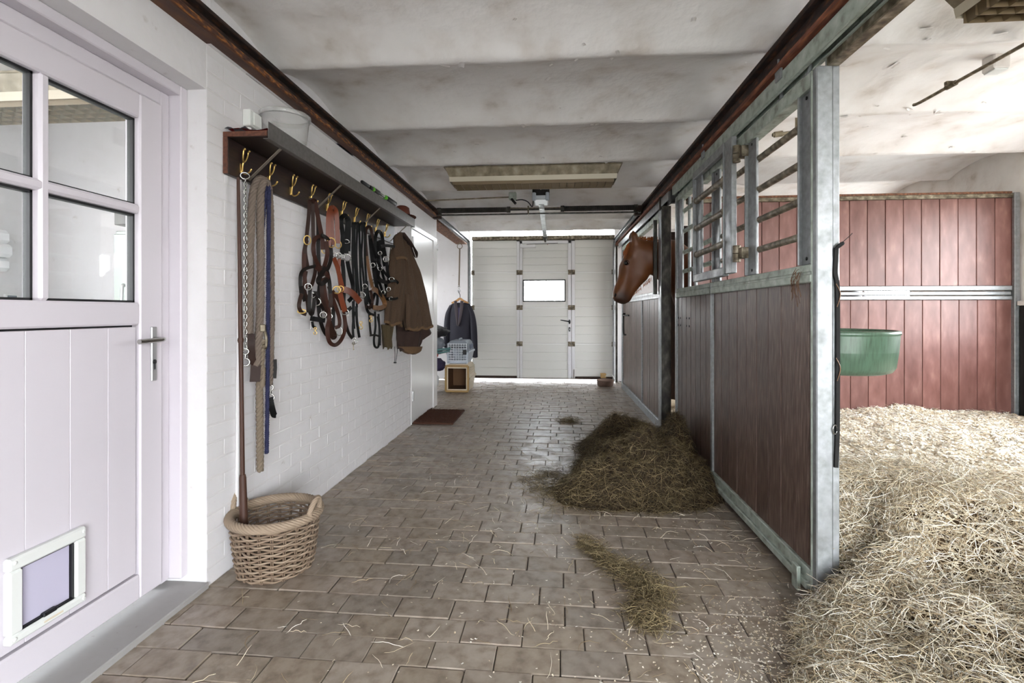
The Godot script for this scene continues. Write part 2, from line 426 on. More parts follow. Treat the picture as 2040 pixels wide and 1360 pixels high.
func build_shell():
	# ground outside
	var mb := MB.new()
	mb.bxd(-30, 30, -.30, -.08, -30, 40)
	tag(part(self, "ground", mb, M.ground), "pale ground outside the stable", "", "", "structure")
	# floor: bed, paving bricks laid in rows across the aisle
	var fl := structure("floor", "aisle floor of worn grey-brown paving bricks laid in running rows")
	mb = MB.new()
	mb.bxd(WX - .35, RX + .3, -.08, -.009, BACK - .2, END + .1)
	part(fl, "bed", mb, M.joint)
	var meshes := []
	for k in 4:
		var b := MB.new()
		var w := .2145 - .0007 * k
		b.box(Vector3.ZERO, Vector3(w, .03, .1253 - .0005 * k), .0022 + .0006 * k)
		meshes.append(b.mesh())
	var turn := Basis(Vector3.UP, -.012)
	var spots := []
	for r in range(-4, 86):
		var off := (.5 if r % 2 else 0.0) + noise.get_noise_2d(r * 31.0, 4.0) * .35
		for c in range(-13, 9):
			var p := turn * Vector3((c + off) * .2165, 0, -r * .1275)
			var d := -p.z
			if p.x < (WX - .08 if d < 6.1 else -2.7) or p.x > SX + .12 or d > 8.42 or d < .7:
				continue
			spots.append([p, d])
	var keep := spots.filter(func(s): return s[1] > 1.25 and not (s[0].x > .2 + s[1] * .0 and s[0].x > s[1] * .95))
	keep.sort_custom(func(a, b): return a[1] < b[1])
	var rest_st := []
	var chosen := {}
	for i in mini(300, keep.size()):
		chosen[keep[i][0]] = true
	for s in spots:
		var p: Vector3 = s[0]
		var y := -.015 + rng.randf_range(-.0016, .0016)
		var tilt := Basis(Vector3(1, 0, 0), rng.randf_range(-.008, .008)) * Basis(Vector3(0, 0, 1), rng.randf_range(-.006, .006))
		var sc := Vector3.ONE
		var cx := p.x
		if p.x - .107 < WX and s[1] < 6.1:      # cut where it meets the wall
			var r1 := p.x + .107
			if r1 - WX < .03:
				continue
			sc.x = (r1 - WX) / .214
			cx = (r1 + WX) / 2.0
		var t := Transform3D(turn * tilt * Basis.from_scale(sc), Vector3(cx, y, p.z))
		if chosen.has(p):
			put(fl, "brick", meshes[rng.randi() % 4], M.brick[rng.randi() % 5], t)
		else:
			rest_st.append(t)
	if rest_st.size():
		var groups := [[], [], []]
		for t in rest_st:
			groups[rng.randi() % 3].append(t)
		for g in 3:
			var b := MB.new()
			for t in groups[g]:
				b.box(t.origin, Vector3(.213, .03, .124), .0035, t.basis)
			tag(part(fl, "far_bricks", b, M.brick[g]), "", "", "", "stuff")
	# left wall with its openings
	var wl := structure("wall_left", "whitewashed brick wall along the left of the aisle")
	mb = MB.new()
	var x0 := WX - .26
	var xf := WX - .0014
	mb.bxd(x0, xf, 0, 2.62, BACK, .88)
	mb.bxd(x0, xf, 2.08, 2.62, .88, 1.985)
	mb.bxd(x0, WX + .018, 2.27, 2.62, 1.985, 5.0)
	mb.bxd(x0, WX - .09, 0, 2.02, 5.0, 5.94)
	mb.bxd(x0, WX + .0, 2.02, 2.62, 5.0, 6.12)
	mb.bxd(x0, WX, 0, 2.02, 5.94, 6.12)
	mb.bxd(x0 , WX, 2.36, 2.62, 6.12, END)
	part(wl, "masonry", mb, M.wall)
	mb = MB.new()
	mb.bxd(x0, xf, -.02, 2.27, 1.987, 5.0)
	part(wl, "mortar", mb, M.mortar)
	mb = MB.new()
	mb.bxd(x0, xf + .001, -.02, 2.27, 1.985, 1.9868)
	part(wl, "reveal", mb, M.wall)
	# painted bricks of the visible stretch
	var bk := MB.new()
	bk.box(Vector3.ZERO, Vector3(.006, .0665, .2165), .0016)
	var bm := bk.mesh()
	var cand := []
	for r in 31:
		var y := .036 + r * .0745
		if y > 2.26:
			continue
		for c in 15:
			var d := 1.985 + .11 + (c - 1) * .2245 + (.11 if r % 2 else 0.0)
			var a := maxf(d - .108, 1.987)
			var b := minf(d + .108, 4.998)
			if b - a < .02:
				continue
			cand.append([a, b, y])
	cand.sort_custom(func(p, q): return p[0] < q[0])
	var other := MB.new()
	for i in cand.size():
		var a: Array = cand[i]
		var c := P(WX - .003 + rng.randf_range(-.0005, .0005), a[2], (a[0] + a[1]) / 2.0)
		var rot := Basis(Vector3.UP, rng.randf_range(-.002, .002))
		if i < 300:
			put(wl, "brick", bm, M.brickpaint, Transform3D(rot * Basis.from_scale(Vector3(1, 1, (a[1] - a[0]) / .2165)), c))
		else:
			other.box(c, Vector3(.006, .0665, a[1] - a[0]), .0016, rot)
	tag(part(wl, "far_bricks", other, M.brickpaint), "", "", "", "stuff")
	# side room behind the far opening, room behind the white door: walls with thickness
	mb = MB.new()
	wl = structure("wall_recess", "white walls of the side recess")
	mb.bxd(-3.6, x0, 0, 2.62, 5.9, 6.1)
	mb.bxd(-3.75, -3.6, 0, 1.2, 5.9, END + .2)
	mb.bxd(-3.75, -3.6, 2.1, 2.62, 5.9, END + .2)
	mb.bxd(-3.75, -3.6, 1.2, 2.1, 5.9, 6.7)
	mb.bxd(-3.75, -3.6, 1.2, 2.1, 7.7, END + .2)
	part(wl, "recess_wall", mb, M.wall)
	wl = structure("wall_tack_room", "white walls of the tack room behind the glazed door")
	mb = MB.new()
	mb.bxd(-3.6, x0, 0, 2.62, 3.05, 3.25)              # far wall of the tack room
	mb.bxd(-3.75, -3.5, 0, 2.62, -.3, .25)
	mb.bxd(-3.75, -3.5, 0, .6, .25, 1.75)
	mb.bxd(-3.75, -3.5, 2.3, 2.62, .25, 1.75)
	mb.bxd(-3.75, -3.5, 0, 2.62, 1.75, 3.25)
	mb.bxd(-3.75, x0, 0, 2.62, -.5, -.3)
	part(wl, "room_wall", mb, M.wall)
	# right wall, two windows out of sight beside the stalls
	var wr := structure("wall_right", "rough white plaster wall behind the stalls")
	mb = MB.new()
	mb.bxd(RX, RX + .25, 0, .95, BACK, END)
	mb.bxd(RX, RX + .25, 2.08, 2.62, BACK, END)
	for s in [[BACK, 2.1], [3.9, 5.5], [7.4, END]]:
		mb.bxd(RX, RX + .25, .95, 2.08, s[0], s[1])
	part(wr, "masonry", mb, M.plaster)
	mb = MB.new()
	mb.bxd(RX - .03, RX, .0, .93, BACK, 3.95, .004)
	mb.bxd(RX - .03, RX, .0, 1.2, 3.95, 4.24, .004)
	part(wr, "kick_board", mb, M.rubber, "black kick board")
	mb = MB.new()
	mb.bxd(RX - .05, RX, 1.2, 1.235, 3.95, 4.24, .004)
	part(wr, "ledge", mb, M.plaster)
	var wn := 1
	for s in [[2.1, 3.9], [5.5, 7.4]]:
		var w := structure("window_%d" % wn, "stall window in the right wall")
		wn += 1
		mb = MB.new()
		var dm: float = (s[0] + s[1]) / 2.0
		mb.bxd(RX + .1, RX + .15, .95, 1.0, s[0], s[1])
		mb.bxd(RX + .1, RX + .15, 2.03, 2.08, s[0], s[1])
		for d in [s[0] + .025, dm, s[1] - .025]:
			mb.bxd(RX + .1, RX + .15, 1.0, 2.03, d - .025, d + .025)
		part(w, "window_frame", mb, M.upvc)
	# window of the tack room
	var wt := structure("window_3", "window of the tack room")
	mb = MB.new()
	for d in [.275, 1.0, 1.725]:
		mb.bxd(-3.66, -3.6, .6, 2.3, d - .025, d + .025)
	mb.bxd(-3.66, -3.6, .6, .65, .25, 1.75)
	mb.bxd(-3.66, -3.6, 2.25, 2.3, .25, 1.75)
	part(wt, "window_frame", mb, M.upvc)
	wt = structure("window_4", "window of the side recess")
	mb = MB.new()
	for d in [6.725, 7.2, 7.675]:
		mb.bxd(-3.72, -3.66, 1.2, 2.1, d - .025, d + .025)
	part(wt, "window_frame", mb, M.upvc)
	# end wall round the sectional door
	var we := structure("wall_end", "white end wall round the sectional door")
	mb = MB.new()
	mb.bxd(-3.75, WX + .02, 0, 2.62, END, END + .22)
	mb.bxd(SX - .02, RX + .25, 0, 2.62, END, END + .22)
	mb.bxd(WX + .02, SX - .02, 2.56, 2.62, END, END + .22)
	part(we, "masonry", mb, M.wall)
	# wall behind the viewer with the wide stable doorway
	var wb := structure("wall_back", "white wall behind the viewer with a wide open doorway")
	mb = MB.new()
	mb.bxd(-3.75, .1, 0, 2.62, BACK - .25, BACK)
	mb.bxd(3.1, RX + .25, 0, 2.62, BACK - .25, BACK)
	mb.bxd(.1, 3.1, 2.25, 2.62, BACK - .25, BACK)
	mb.bxd(-3.75, -3.5, 0, 2.62, BACK, -.3)
	part(wb, "masonry", mb, M.wall)
	# ceiling of shallow vaults
	var ce := structure("ceiling", "whitewashed ceiling of shallow brick vaults with peeling paint")
	mb = MB.new()
	var ds := []
	var d0 := BACK - .25
	while d0 < 8.02:
		ds.append(d0)
		var k := fposmod(d0 - RIDGE0, BAY) / BAY
		d0 += .03 if (k < .12 or k > .85) else .07
	ds.append(8.02)
	var xs := []
	for i in 74:
		xs.append(-3.75 + i * .105)
	var f := func(i, j):
		var x: float = xs[i]
		var d: float = ds[j]
		var y := vault(d + noise.get_noise_2d(x * 40.0, 7.0) * .02)
		y += noise.get_noise_2d(x * 55.0, d * 55.0) * .007 + noise.get_noise_2d(x * 190.0, d * 190.0) * .0022
		return P(x, y, d)
	mb.grid(xs.size() - 1, ds.size() - 1, func(i, j): return f.call(i, ds.size() - 1 - j))
	part(ce, "vault", mb, M.ceiling)
	mb = MB.new()
	mb.bxd(-3.9, RX + .3, 2.60, 2.75, BACK - .3, END + .25)
	part(ce, "slab", mb, M.ceiling)
	# flakes of paint curling off the vaults
	var flake := MB.new()
	flake.st.set_smooth_group(0)
	flake.grid(3, 3, func(i, j): return Vector3((i - 1.5) * .01, -.0015 - .003 * pow((j - 1.5) / 1.5, 2.0) + .001 * (i % 2), (j - 1.5) * .006))
	var fm := flake.mesh()
	var mm := MultiMesh.new()
	mm.transform_format = MultiMesh.TRANSFORM_3D
	mm.mesh = fm
	mm.instance_count = 150
	for i in 150:
		var x := rng.randf_range(-1.2, 3.2)
		var d := rng.randf_range(1.0, 4.6)
		if rng.randf() < .5:
			d = RIDGE0 + BAY * rng.randi_range(-1, 3) + rng.randf_range(-.08, .06)
		var s := rng.randf_range(.3, 1.5)
		mm.set_instance_transform(i, Transform3D(Basis(Vector3.UP, rng.randf() * TAU) * Basis.from_scale(Vector3(s * rng.randf_range(.6, 1.8), s, s)), P(x, vault(d) - .002, d)))
	var fi := MultiMeshInstance3D.new()
	fi.name = "paint_flakes"
	fi.multimesh = mm
	fi.material_override = M.ceiling
	ce.add_child(fi)
	tag(fi, "", "", "", "stuff")
	# steel beams
	var t1 := structure("trim_1", "rusty brown steel beam along the top of the left wall")
	mb = MB.new()
	mb.bxd(WX - .1, -1.376, 2.27, 2.298, BACK, 6.0, .004)
	part(t1, "lower_flange", mb, M.rust_brown)
	mb = MB.new()
	mb.bxd(-1.378, -1.370, 2.272, 2.300, BACK, 6.0, .004)
	part(t1, "flange_edge", mb, M.rust)
	mb = MB.new()
	mb.bxd(WX - .02, -1.415, 2.298, 2.352, BACK, 6.0)
	part(t1, "web", mb, M.rust_dark)
	mb = MB.new()
	mb.bxd(WX - .1, -1.372, 2.35, 2.368, BACK, 6.0, .004)
	part(t1, "upper_flange", mb, M.rust_dark)
	var t2 := structure("trim_2", "dark rusty steel beam above the stall fronts")
	mb = MB.new()
	mb.bxd(.995, 1.115, 2.235, 2.262, BACK, END, .005)
	part(t2, "lower_flange", mb, M.rust_red)
	mb = MB.new()
	mb.bxd(1.035, 1.075, 2.26, 2.352, BACK, END)
	part(t2, "web", mb, M.rust_dark)
	mb = MB.new()
	mb.bxd(.995, 1.115, 2.345, 2.368, BACK, END, .004)
	part(t2, "upper_flange", mb, M.rust_dark)
	var t3 := structure("trim_3", "brown timber lintel over the side opening")
	mb = MB.new()
	mb.bxd(-1.66, -1.475, 2.30, 2.36, 6.02, END, .006)
	part(t3, "lintel", mb, M.wood_brown)

# ------------------------------------------------------------------ left: white door with panes
func build_doors():
	var dr := structure("door_1", "white half-glazed door with four panes and a cat flap")
	var mb := MB.new()
	for s in [[.885, .925, .98], [1.945, 1.985, 1.91]]:      # frame: outer face, then the stepped inner face
		mb.bxd(-1.70, -1.528, 0.05, 2.08, s[0], s[1], .004)
	mb.bxd(-1.70, -1.528, 2.04, 2.08, .925, 1.945, .004)
	mb.bxd(-1.70, -1.578, 0.05, 2.04, 1.90, 1.945, .004)
	mb.bxd(-1.70, -1.578, 0.05, 2.04, .925, .97, .004)
	mb.bxd(-1.70, -1.578, 1.985, 2.04, .97, 1.90, .004)
	part(dr, "door_frame", mb, M.upvc)
	mb = MB.new()
	mb.bxd(-1.72, WX + .012, -.02, .022, .86, 1.985, .004)
	part(dr, "threshold", mb, M.sill, "grey concrete threshold")
	var lf := MB.new()                                         # leaf: stiles and rails round the panes and the panel
	var XF := -1.565
	var XB := -1.63
	lf.bxd(XB, XF, .06, 1.98, 1.783, 1.893, .006)
	lf.bxd(XB, XF, .06, 1.98, .975, 1.085, .006)
	lf.bxd(XB, XF, 1.885, 1.98, 1.085, 1.783, .006)
	lf.bxd(XB, XF, 1.10, 1.185, 1.085, 1.783, .006)
	lf.bxd(XB, XF, .06, .155, 1.085, 1.783, .006)
	var leaf := part(dr, "leaf", lf, M.upvc)
	mb = MB.new()
	mb.bxd(XB, XF + .003, 1.185, 1.885, 1.408, 1.44, .008)
	mb.bxd(XB, XF + .002, 1.522, 1.556, 1.085, 1.783, .008)
	part(leaf, "glazing_bar", mb, M.upvc)
	mb = MB.new()
	for r in [[1.185, 1.522], [1.556, 1.885]]:
		for c in [[1.085, 1.408], [1.44, 1.783]]:
			for e in [[r[0], r[0] + .008, c[0], c[1]], [r[1] - .008, r[1], c[0], c[1]], [r[0], r[1], c[0], c[0] + .008], [r[0], r[1], c[1] - .008, c[1]]]:
				mb.bxd(-1.612, -1.588, e[0], e[1], e[2], e[3])
	part(leaf, "gasket", mb, M.gasket)
	for r in [[1.185, 1.522], [1.556, 1.885]]:
		for c in [[1.085, 1.408], [1.44, 1.783]]:
			mb = MB.new()
			mb.bxd(-1.604, -1.599, r[0] + .002, r[1] - .002, c[0] + .002, c[1] - .002)
			part(dr, "pane", mb, M.glass)
	mb = MB.new()                                              # boarded panel: upright boards with fine joints
	var e := [1.092, 1.235, 1.375, 1.515, 1.655, 1.776]
	for k in 5:
		var b := MB.new()
		b.bxd(-1.60, XF - .010, .162, 1.093, e[k] + .0006, e[k + 1] - .0006, .0012)
		part(leaf, "board", b, M.upvc)
	mb = MB.new()
	mb.bxd(-1.605, -1.598, .155, 1.10, 1.085, 1.783)
	part(leaf, "panel_back", mb, M.gasket)
	# handle
	mb = MB.new()
	mb.bxd(XF, XF + .009, .88, 1.092, 1.828, 1.856, .003)
	var pl := part(dr, "handle_plate", mb, M.alu)
	mb = MB.new()
	mb.tube(spline([P(XF + .005, 1.043, 1.842), P(XF + .04, 1.043, 1.842), P(XF + .052, 1.043, 1.83), P(XF + .053, 1.042, 1.80), P(XF + .052, 1.04, 1.72)], 4), .0095, 10)
	part(pl, "lever", mb, M.chrome)
	mb = MB.new()
	mb.lathe([Vector2(.0, .002), Vector2(.009, .002), Vector2(.009, 0), Vector2(.006, 0)], P(XF + .009, .955, 1.842), 14, Basis(Vector3(0, 0, 1), -PI / 2))
	mb.bxd(XF + .008, XF + .0105, .925, .952, 1.838, 1.846, .001)
	part(pl, "keyhole", mb, M.black)
	# cat flap
	mb = MB.new()
	for q in [[.40, .438, 1.312, 1.552], [.188, .215, 1.312, 1.552], [.215, .40, 1.312, 1.352], [.215, .40, 1.514, 1.552]]:
		mb.bxd(XF - .012, XF + .014, q[0], q[1], q[2], q[3], .006)
	var cf := part(dr, "cat_flap", mb, M.flap, "white plastic cat flap frame")
	mb = MB.new()
	for q in [[.396, .402, 1.350, 1.516], [.212, .219, 1.350, 1.516], [.219, .396, 1.350, 1.356], [.219, .396, 1.508, 1.516]]:
		mb.bxd(XF - .011, XF + .006, q[0], q[1], q[2], q[3], .002)
	mb.bxd(XF - .004, XF + .012, .214, .226, 1.412, 1.455, .003)
	part(cf, "seal", mb, M.gasket)
	mb = MB.new()
	mb.bxd(XF - .008, XF - .004, .22, .397, 1.357, 1.507, .001)
	part(cf, "flap_panel", mb, M.smoked)
	for q in [[.424, 1.327], [.424, 1.540], [.203, 1.327], [.203, 1.540]]:
		mb = MB.new()
		mb.lathe([Vector2(.006, -.002), Vector2(.006, .002), Vector2(.004, .003), Vector2(0, .003)], P(XF + .0135, q[0], q[1]), 12, Basis(Vector3(0, 0, 1), -PI / 2))
		part(cf, "screw_cap", mb, M.flap)
	mb = MB.new()
	mb.bxd(XF + .0125, XF + .0155, .199, .205, 1.41, 1.47, .001)
	part(cf, "slot", mb, M.cream)
	# white flush door further on
	var d2 := structure("door_2", "white flush door with steel hinges further down the left wall")
	mb = MB.new()
	mb.bxd(WX - .09, WX + .006, 0, 2.02, 4.995, 5.022, .003)
	mb.bxd(WX - .09, WX + .012, 0, 2.05, 5.915, 6.10, .003)
	mb.bxd(WX - .09, WX + .012, 2.0, 2.05, 4.995, 5.915, .003)
	part(d2, "door_frame", mb, M.white_door)
	mb = MB.new()
	mb.bxd(WX - .05, WX + .002, .012, 1.998, 5.026, 5.912, .003)
	part(d2, "leaf", mb, M.white_door)
	for y in [.29, 1.87]:
		mb = MB.new()
		mb.tube([P(WX + .012, y - .05, 5.024), P(WX + .012, y + .05, 5.024)], .012, 10)
		mb.bxd(WX - .0, WX + .006, y - .045, y + .045, 5.026, 5.06, .001)
		part(d2, "hinge", mb, M.alu)
	mb = MB.new()
	mb.bxd(WX + .002, WX + .02, 1.955, 1.985, 6.08, 6.12, .003)
	mb.bxd(WX + .002, WX + .02, 1.905, 1.93, 6.08, 6.12, .003)
	part(d2, "latch", mb, M.alu)

func build_tack_room():
	var mb := MB.new()
	var t := thing("boiler", P(-3.42, 1.38, 2.52), "white wall boiler with a grey display seen through the left panes", "boiler")
	for k in 3:
		mb = MB.new()
		mb.bxd(-3.495, -3.36 + (.02 if k == 1 else .0), 1.40 + k * .085, 1.482 + k * .085, 2.3, 2.86, .02)
		part(t, "casing", mb, M.boiler)
	mb = MB.new()
	mb.bxd(-3.345, -3.335, 1.50, 1.55, 2.56, 2.68, .003)
	part(t, "display", mb, M.socket)
	t = thing("wall_socket", P(-3.49, 1.22, 2.97), "grey and white wall socket nearest the room corner, left pane", "socket")
	mb = MB.new(); mb.bxd(-3.5, -3.48, 1.175, 1.265, 2.92, 3.0, .004); part(t, "frame", mb, M.white_door)
	mb = MB.new(); mb.bxd(-3.48, -3.474, 1.185, 1.255, 2.93, 2.985, .002); part(t, "insert", mb, M.socket)
	t = thing("wall_socket", P(-3.42, 1.22, 3.04), "grey and white wall socket on the far tack room wall", "socket")
	mb = MB.new(); mb.bxd(-3.46, -3.36, 1.175, 1.265, 3.03, 3.05, .004); part(t, "frame", mb, M.white_door)
	mb = MB.new(); mb.bxd(-3.44, -3.38, 1.185, 1.255, 3.024, 3.03, .002); part(t, "insert", mb, M.socket)
	t = thing("tall_cabinet", P(-2.38, 0, 2.85), "tall grey-green cabinet with pale handles seen through the right panes", "cabinet")
	mb = MB.new(); mb.bxd(-2.54, -2.22, 0, 1.62, 2.72, 3.04, .004); part(t, "body", mb, M.cabinet)
	mb = MB.new(); mb.bxd(-2.535, -2.225, .02, 1.60, 2.70, 2.72, .004)
	var dd := part(t, "door", mb, M.cabinet)
	for x in [-2.46, -2.42]:
		mb = MB.new()
		mb.tube(spline([P(x, 1.30, 2.70), P(x, 1.30, 2.68), P(x, 1.22, 2.675), P(x, 1.14, 2.68), P(x, 1.14, 2.70)], 3), .008, 8)
		part(dd, "handle", mb, M.alu)
	t = thing("wall_shelf", P(-2.4, 1.66, 2.9), "small dark wooden shelf above the grey cabinet, behind glass", "shelf")
	mb = MB.new(); mb.bxd(-2.57, -2.25, 1.66, 1.76, 2.74, 3.0, .004); part(t, "box", mb, M.shelf)
	mb = MB.new(); mb.lathe([Vector2(.012, 0), Vector2(.014, .012), Vector2(0, .016)], P(-2.50, 1.71, 2.74), 12, Basis(Vector3(1, 0, 0), -PI / 2)); part(t, "knob", mb, M.chrome)
	t = thing("folded_cloth", P(-2.5, 1.77, 2.85), "orange folded cloth lying on the dark shelf behind the glass", "cloth")
	mb = MB.new()
	mb.grid(8, 4, func(i, j): return P(-2.60 + i * .03, 1.772 + .035 * (1 - i / 8.0) + .01 * sin(i * 1.4), 2.76 + j * .04))
	mb.grid(8, 4, func(i, j): return P(-2.60 + i * .03, 1.762 + .0 * i, 2.76 + (4 - j) * .04))
	part(t, "fold", mb, M.orange)
	t = thing("worktop", P(-3.2, 0, 2.9), "white cupboard with a black front edge below the tack room window wall", "cupboard")
	mb = MB.new(); mb.bxd(-3.49, -2.84, 0, 1.155, 2.82, 3.04, .004); part(t, "body", mb, M.white_door)
	mb = MB.new(); mb.bxd(-3.36, -2.92, 1.155, 1.185, 2.80, 2.86, .004); part(t, "tray", mb, M.black)

# ------------------------------------------------------------------ stall fronts
func channel(mb: MB, x0: float, x1: float, y0: float, y1: float, d0: float, d1: float):
	mb.bxd(x0, x1, y0, y1, d0, d1, .004)

func rails_pair(mb: MB, x0: float, x1: float, d0: float, d1: float, y: float):   # two pressed strips with a slot between
	mb.bxd(x0 - .004, x1, y, y + .034, d0, d1, .004)
	mb.bxd(x0, x1, y + .034, y + .042, d0, d1)
	mb.bxd(x0 - .002, x1, y + .042, y + .074, d0, d1, .004)

func planks(parent: Node, edges: Array, y0: float, y1: float, x0: float, x1: float, sd := 0):
	for i in edges.size() - 1:
		var b := MB.new()
		var w: float = absf(edges[i + 1] - edges[i]) - .0035
		b.box(Vector3.ZERO, Vector3(x1 - x0, y1 - y0, w), .0035)
		put(parent, "plank", b.mesh(), M.plank[(i * 7 + sd) % 4], Transform3D(Basis(), P((x0 + x1) / 2 + rng.randf_range(-.001, .001), (y0 + y1) / 2, (edges[i] + edges[i + 1]) / 2.0)))

func pipe(parent: Node, called: String, a: Vector3, b: Vector3, r: float, m: Material):
	var mb := MB.new()
	mb.tube([a, b], r, 12)
	var v := (b - a).normalized()
	for e in [a, b]:                                  # welded collar
		mb.tube([e - v * .006, e + v * .006], r * 1.14, 12)
	return part(parent, called, mb, m)

func build_stalls():
	var mb := MB.new()
	# ---- near stall: sliding door
	var t := thing("stall_door", P(1.06, 0, 2.74), "near sliding stall door with brown planks below and a barred hatch above", "stall door")
	mb = MB.new()
	channel(mb, 1.03, 1.092, .015, 2.118, 2.065, 2.098)
	part(t, "end_stile", mb, M.galv)
	mb = MB.new()
	channel(mb, 1.028, 1.085, .02, 2.10, 2.098, 2.112)
	part(t, "stile_lip", mb, M.galv_dull)
	mb = MB.new()
	channel(mb, 1.03, 1.085, .03, 1.34, 3.375, 3.412)
	part(t, "far_stile", mb, M.galv)
	mb = MB.new()
	rails_pair(mb, 1.028, 1.088, 2.10, 3.39, 1.268)
	part(t, "middle_rail", mb, M.galv_dull)
	mb = MB.new()
	mb.bxd(1.026, 1.088, .06, .112, 2.10, 3.39, .004)
	mb.bxd(1.014, 1.088, .028, .062, 2.12, 3.40, .004)
	part(t, "bottom_rail", mb, M.galv_dull)
	mb = MB.new()
	mb.bxd(1.028, 1.088, 2.055, 2.118, 2.10, 3.66, .004)
	part(t, "top_rail", mb, M.galv_dull)
	planks(t, [2.112, 2.150, 2.268, 2.402, 2.540, 2.680, 2.818, 2.955, 3.090, 3.225, 3.375], .10, 1.272, 1.042, 1.075)
	# grille: uprights and bars
	for s in [[2.135, 2.225], [2.70, 2.815], [3.275, 3.385]]:
		mb = MB.new()
		mb.bxd(1.046, 1.060, 1.345, 2.06, s[0], s[1], .003)
		mb.bxd(1.030, 1.060, 1.345, 2.06, s[1] - .012, s[1], .003)
		var up := part(t, "upright", mb, M.galv)
		for y in [1.37, 2.035]:
			mb = MB.new()
			mb.lathe([Vector2(.0075, 0), Vector2(.0075, .003), Vector2(0, .004)], P(1.046, y, (s[0] + s[1]) / 2 - .005), 10, Basis(Vector3(0, 0, 1), PI / 2))
			part(up, "bolt_hole", mb, M.black)
	var ys := [1.474, 1.628, 1.787, 1.947]
	for y in ys:
		pipe(t, "bar", P(1.066, y, 2.222), P(1.066, y, 3.36), .0165, M.galv_old)
	pipe(t, "guide_pipe", P(1.075, 1.42, 2.112), P(1.075, 2.075, 2.112), .018, M.steel_dark)
	pipe(t, "guide_pin", P(1.075, 1.345, 2.112), P(1.075, 1.43, 2.112), .011, M.galv)
	# swing hatch
	mb = MB.new()
	mb.bxd(.992, 1.022, 1.368, 2.136, 2.905, 3.02, .003)
	mb.bxd(.985, 1.022, 1.368, 2.136, 3.02, 3.032, .003)
	mb.bxd(.985, 1.022, 1.368, 2.136, 3.655, 3.668, .003)
	mb.bxd(1.008, 1.022, 1.380, 2.124, 3.53, 3.655, .003)
	mb.bxd(.985, 1.022, 1.360, 1.412, 3.03, 3.655, .004)
	mb.bxd(.985, 1.022, 2.085, 2.136, 3.03, 3.655, .004)
	var hatch := part(t, "hatch", mb, M.galv, "hinged feeding hatch of galvanised bars")
	for y in [1.55, 1.735, 1.925]:
		pipe(hatch, "hatch_bar", P(.996, y, 3.03), P(.996, y, 3.60), .0195, M.galv_old)
	for y in [1.47, 2.02]:
		mb = MB.new()
		mb.tube([P(1.006, y - .045, 2.862), P(1.006, y - .002, 2.862)], .021, 12)
		mb.tube([P(1.006, y + .002, 2.862), P(1.006, y + .045, 2.862)], .021, 12)
		mb.bxd(.998, 1.02, y - .03, y + .03, 2.865, 2.91, .002)
		mb.bxd(1.01, 1.05, y - .03, y + .03, 2.80, 2.86, .002)
		part(hatch, "hinge", mb, M.galv_old)
	# rollers
	for d in [2.16, 2.42, 3.3]:
		mb = MB.new()
		mb.tube([P(1.05, 2.11, d), P(1.05, 2.17, d)], .009, 10)
		mb.lathe([Vector2(.018, 0), Vector2(.018, .012), Vector2(0, .013)], P(1.05, 2.118, d), 6, Basis(), true)
		mb.box(P(1.05, 2.125, d), Vector3(.03, .006, .05), .001)
		part(t, "roller_hanger", mb, M.galv)
	mb = MB.new()
	mb.bxd(1.0, 1.016, 0.0, .1, 2.16, 2.21, .003)
	part(t, "floor_guide", mb, M.galv_dull)
	# ---- near stall: fixed panel
	t = thing("stall_screen", P(1.06, 0, 3.9), "fixed stall panel between the sliding door and the dark post", "stall panel")
	mb = MB.new()
	mb.bxd(1.03, 1.085, .0, 2.12, 4.325, 4.375, .004)
	mb.bxd(1.046, 1.06, 1.34, 2.09, 4.20, 4.33, .003)
	part(t, "end_stile", mb, M.galv)
	mb = MB.new()
	rails_pair(mb, 1.028, 1.088, 3.415, 4.33, 1.268)
	part(t, "middle_rail", mb, M.galv_dull)
	mb = MB.new()
	mb.bxd(1.028, 1.088, .02, .08, 3.412, 4.33, .004)
	part(t, "bottom_rail", mb, M.galv_dull)
	mb = MB.new()
	mb.bxd(1.028, 1.088, 2.075, 2.12, 3.66, 4.34, .004)
	part(t, "top_rail", mb, M.galv_dull)
	planks(t, [3.414, 3.545, 3.675, 3.80, 3.93, 4.06, 4.195, 4.328], .075, 1.272, 1.042, 1.075, 2)
	for y in [1.482, 1.637, 1.811, 1.975]:
		pipe(t, "bar", P(1.066, y, 3.40), P(1.066, y, 4.27), .0165, M.galv_dull)
	for q in [[1.10, 4.24], [1.10, 4.31], [1.04, 4.24], [1.04, 4.31], [1.10, 4.05], [1.04, 4.05], [1.10, 3.97], [1.04, 3.97]]:
		mb = MB.new()
		mb.lathe([Vector2(.009, 0), Vector2(.008, .004), Vector2(0, .005)], P(1.0425, q[0], q[1]), 10, Basis(Vector3(0, 0, 1), PI / 2))
		part(t, "bolt", mb, M.black)
	# ---- post, rails
	t = thing("stall_post", P(1.125, 0, 2.1), "galvanised steel post behind the end of the sliding door", "post")
	mb = MB.new(); mb.bxd(1.094, 1.122, 0, 2.175, 2.075, 2.13, .003); part(t, "shaft", mb, M.galv)
	mb = MB.new(); mb.lathe([Vector2(.006, 0), Vector2(.005, .004), Vector2(0, .005)], P(1.108, 2.15, 2.075), 10, Basis(Vector3(1, 0, 0), PI / 2)); part(t, "bolt", mb, M.black)
	mb = MB.new()
	var sp := [P(1.104, 1.40, 2.066), P(1.100, 1.36, 2.062), P(1.099, 1.30, 2.064), P(1.108, 1.24, 2.066), P(1.110, 1.0, 2.068), P(1.108, .7, 2.066), P(1.106, .60, 2.068), P(1.104, .54, 2.068)]
	mb.strap(spline(sp, 5), .014, .010, Vector3(0, 0, 1))
	part(t, "rubber_strip", mb, M.rubber, "frayed black rubber strip")
	mb = MB.new()
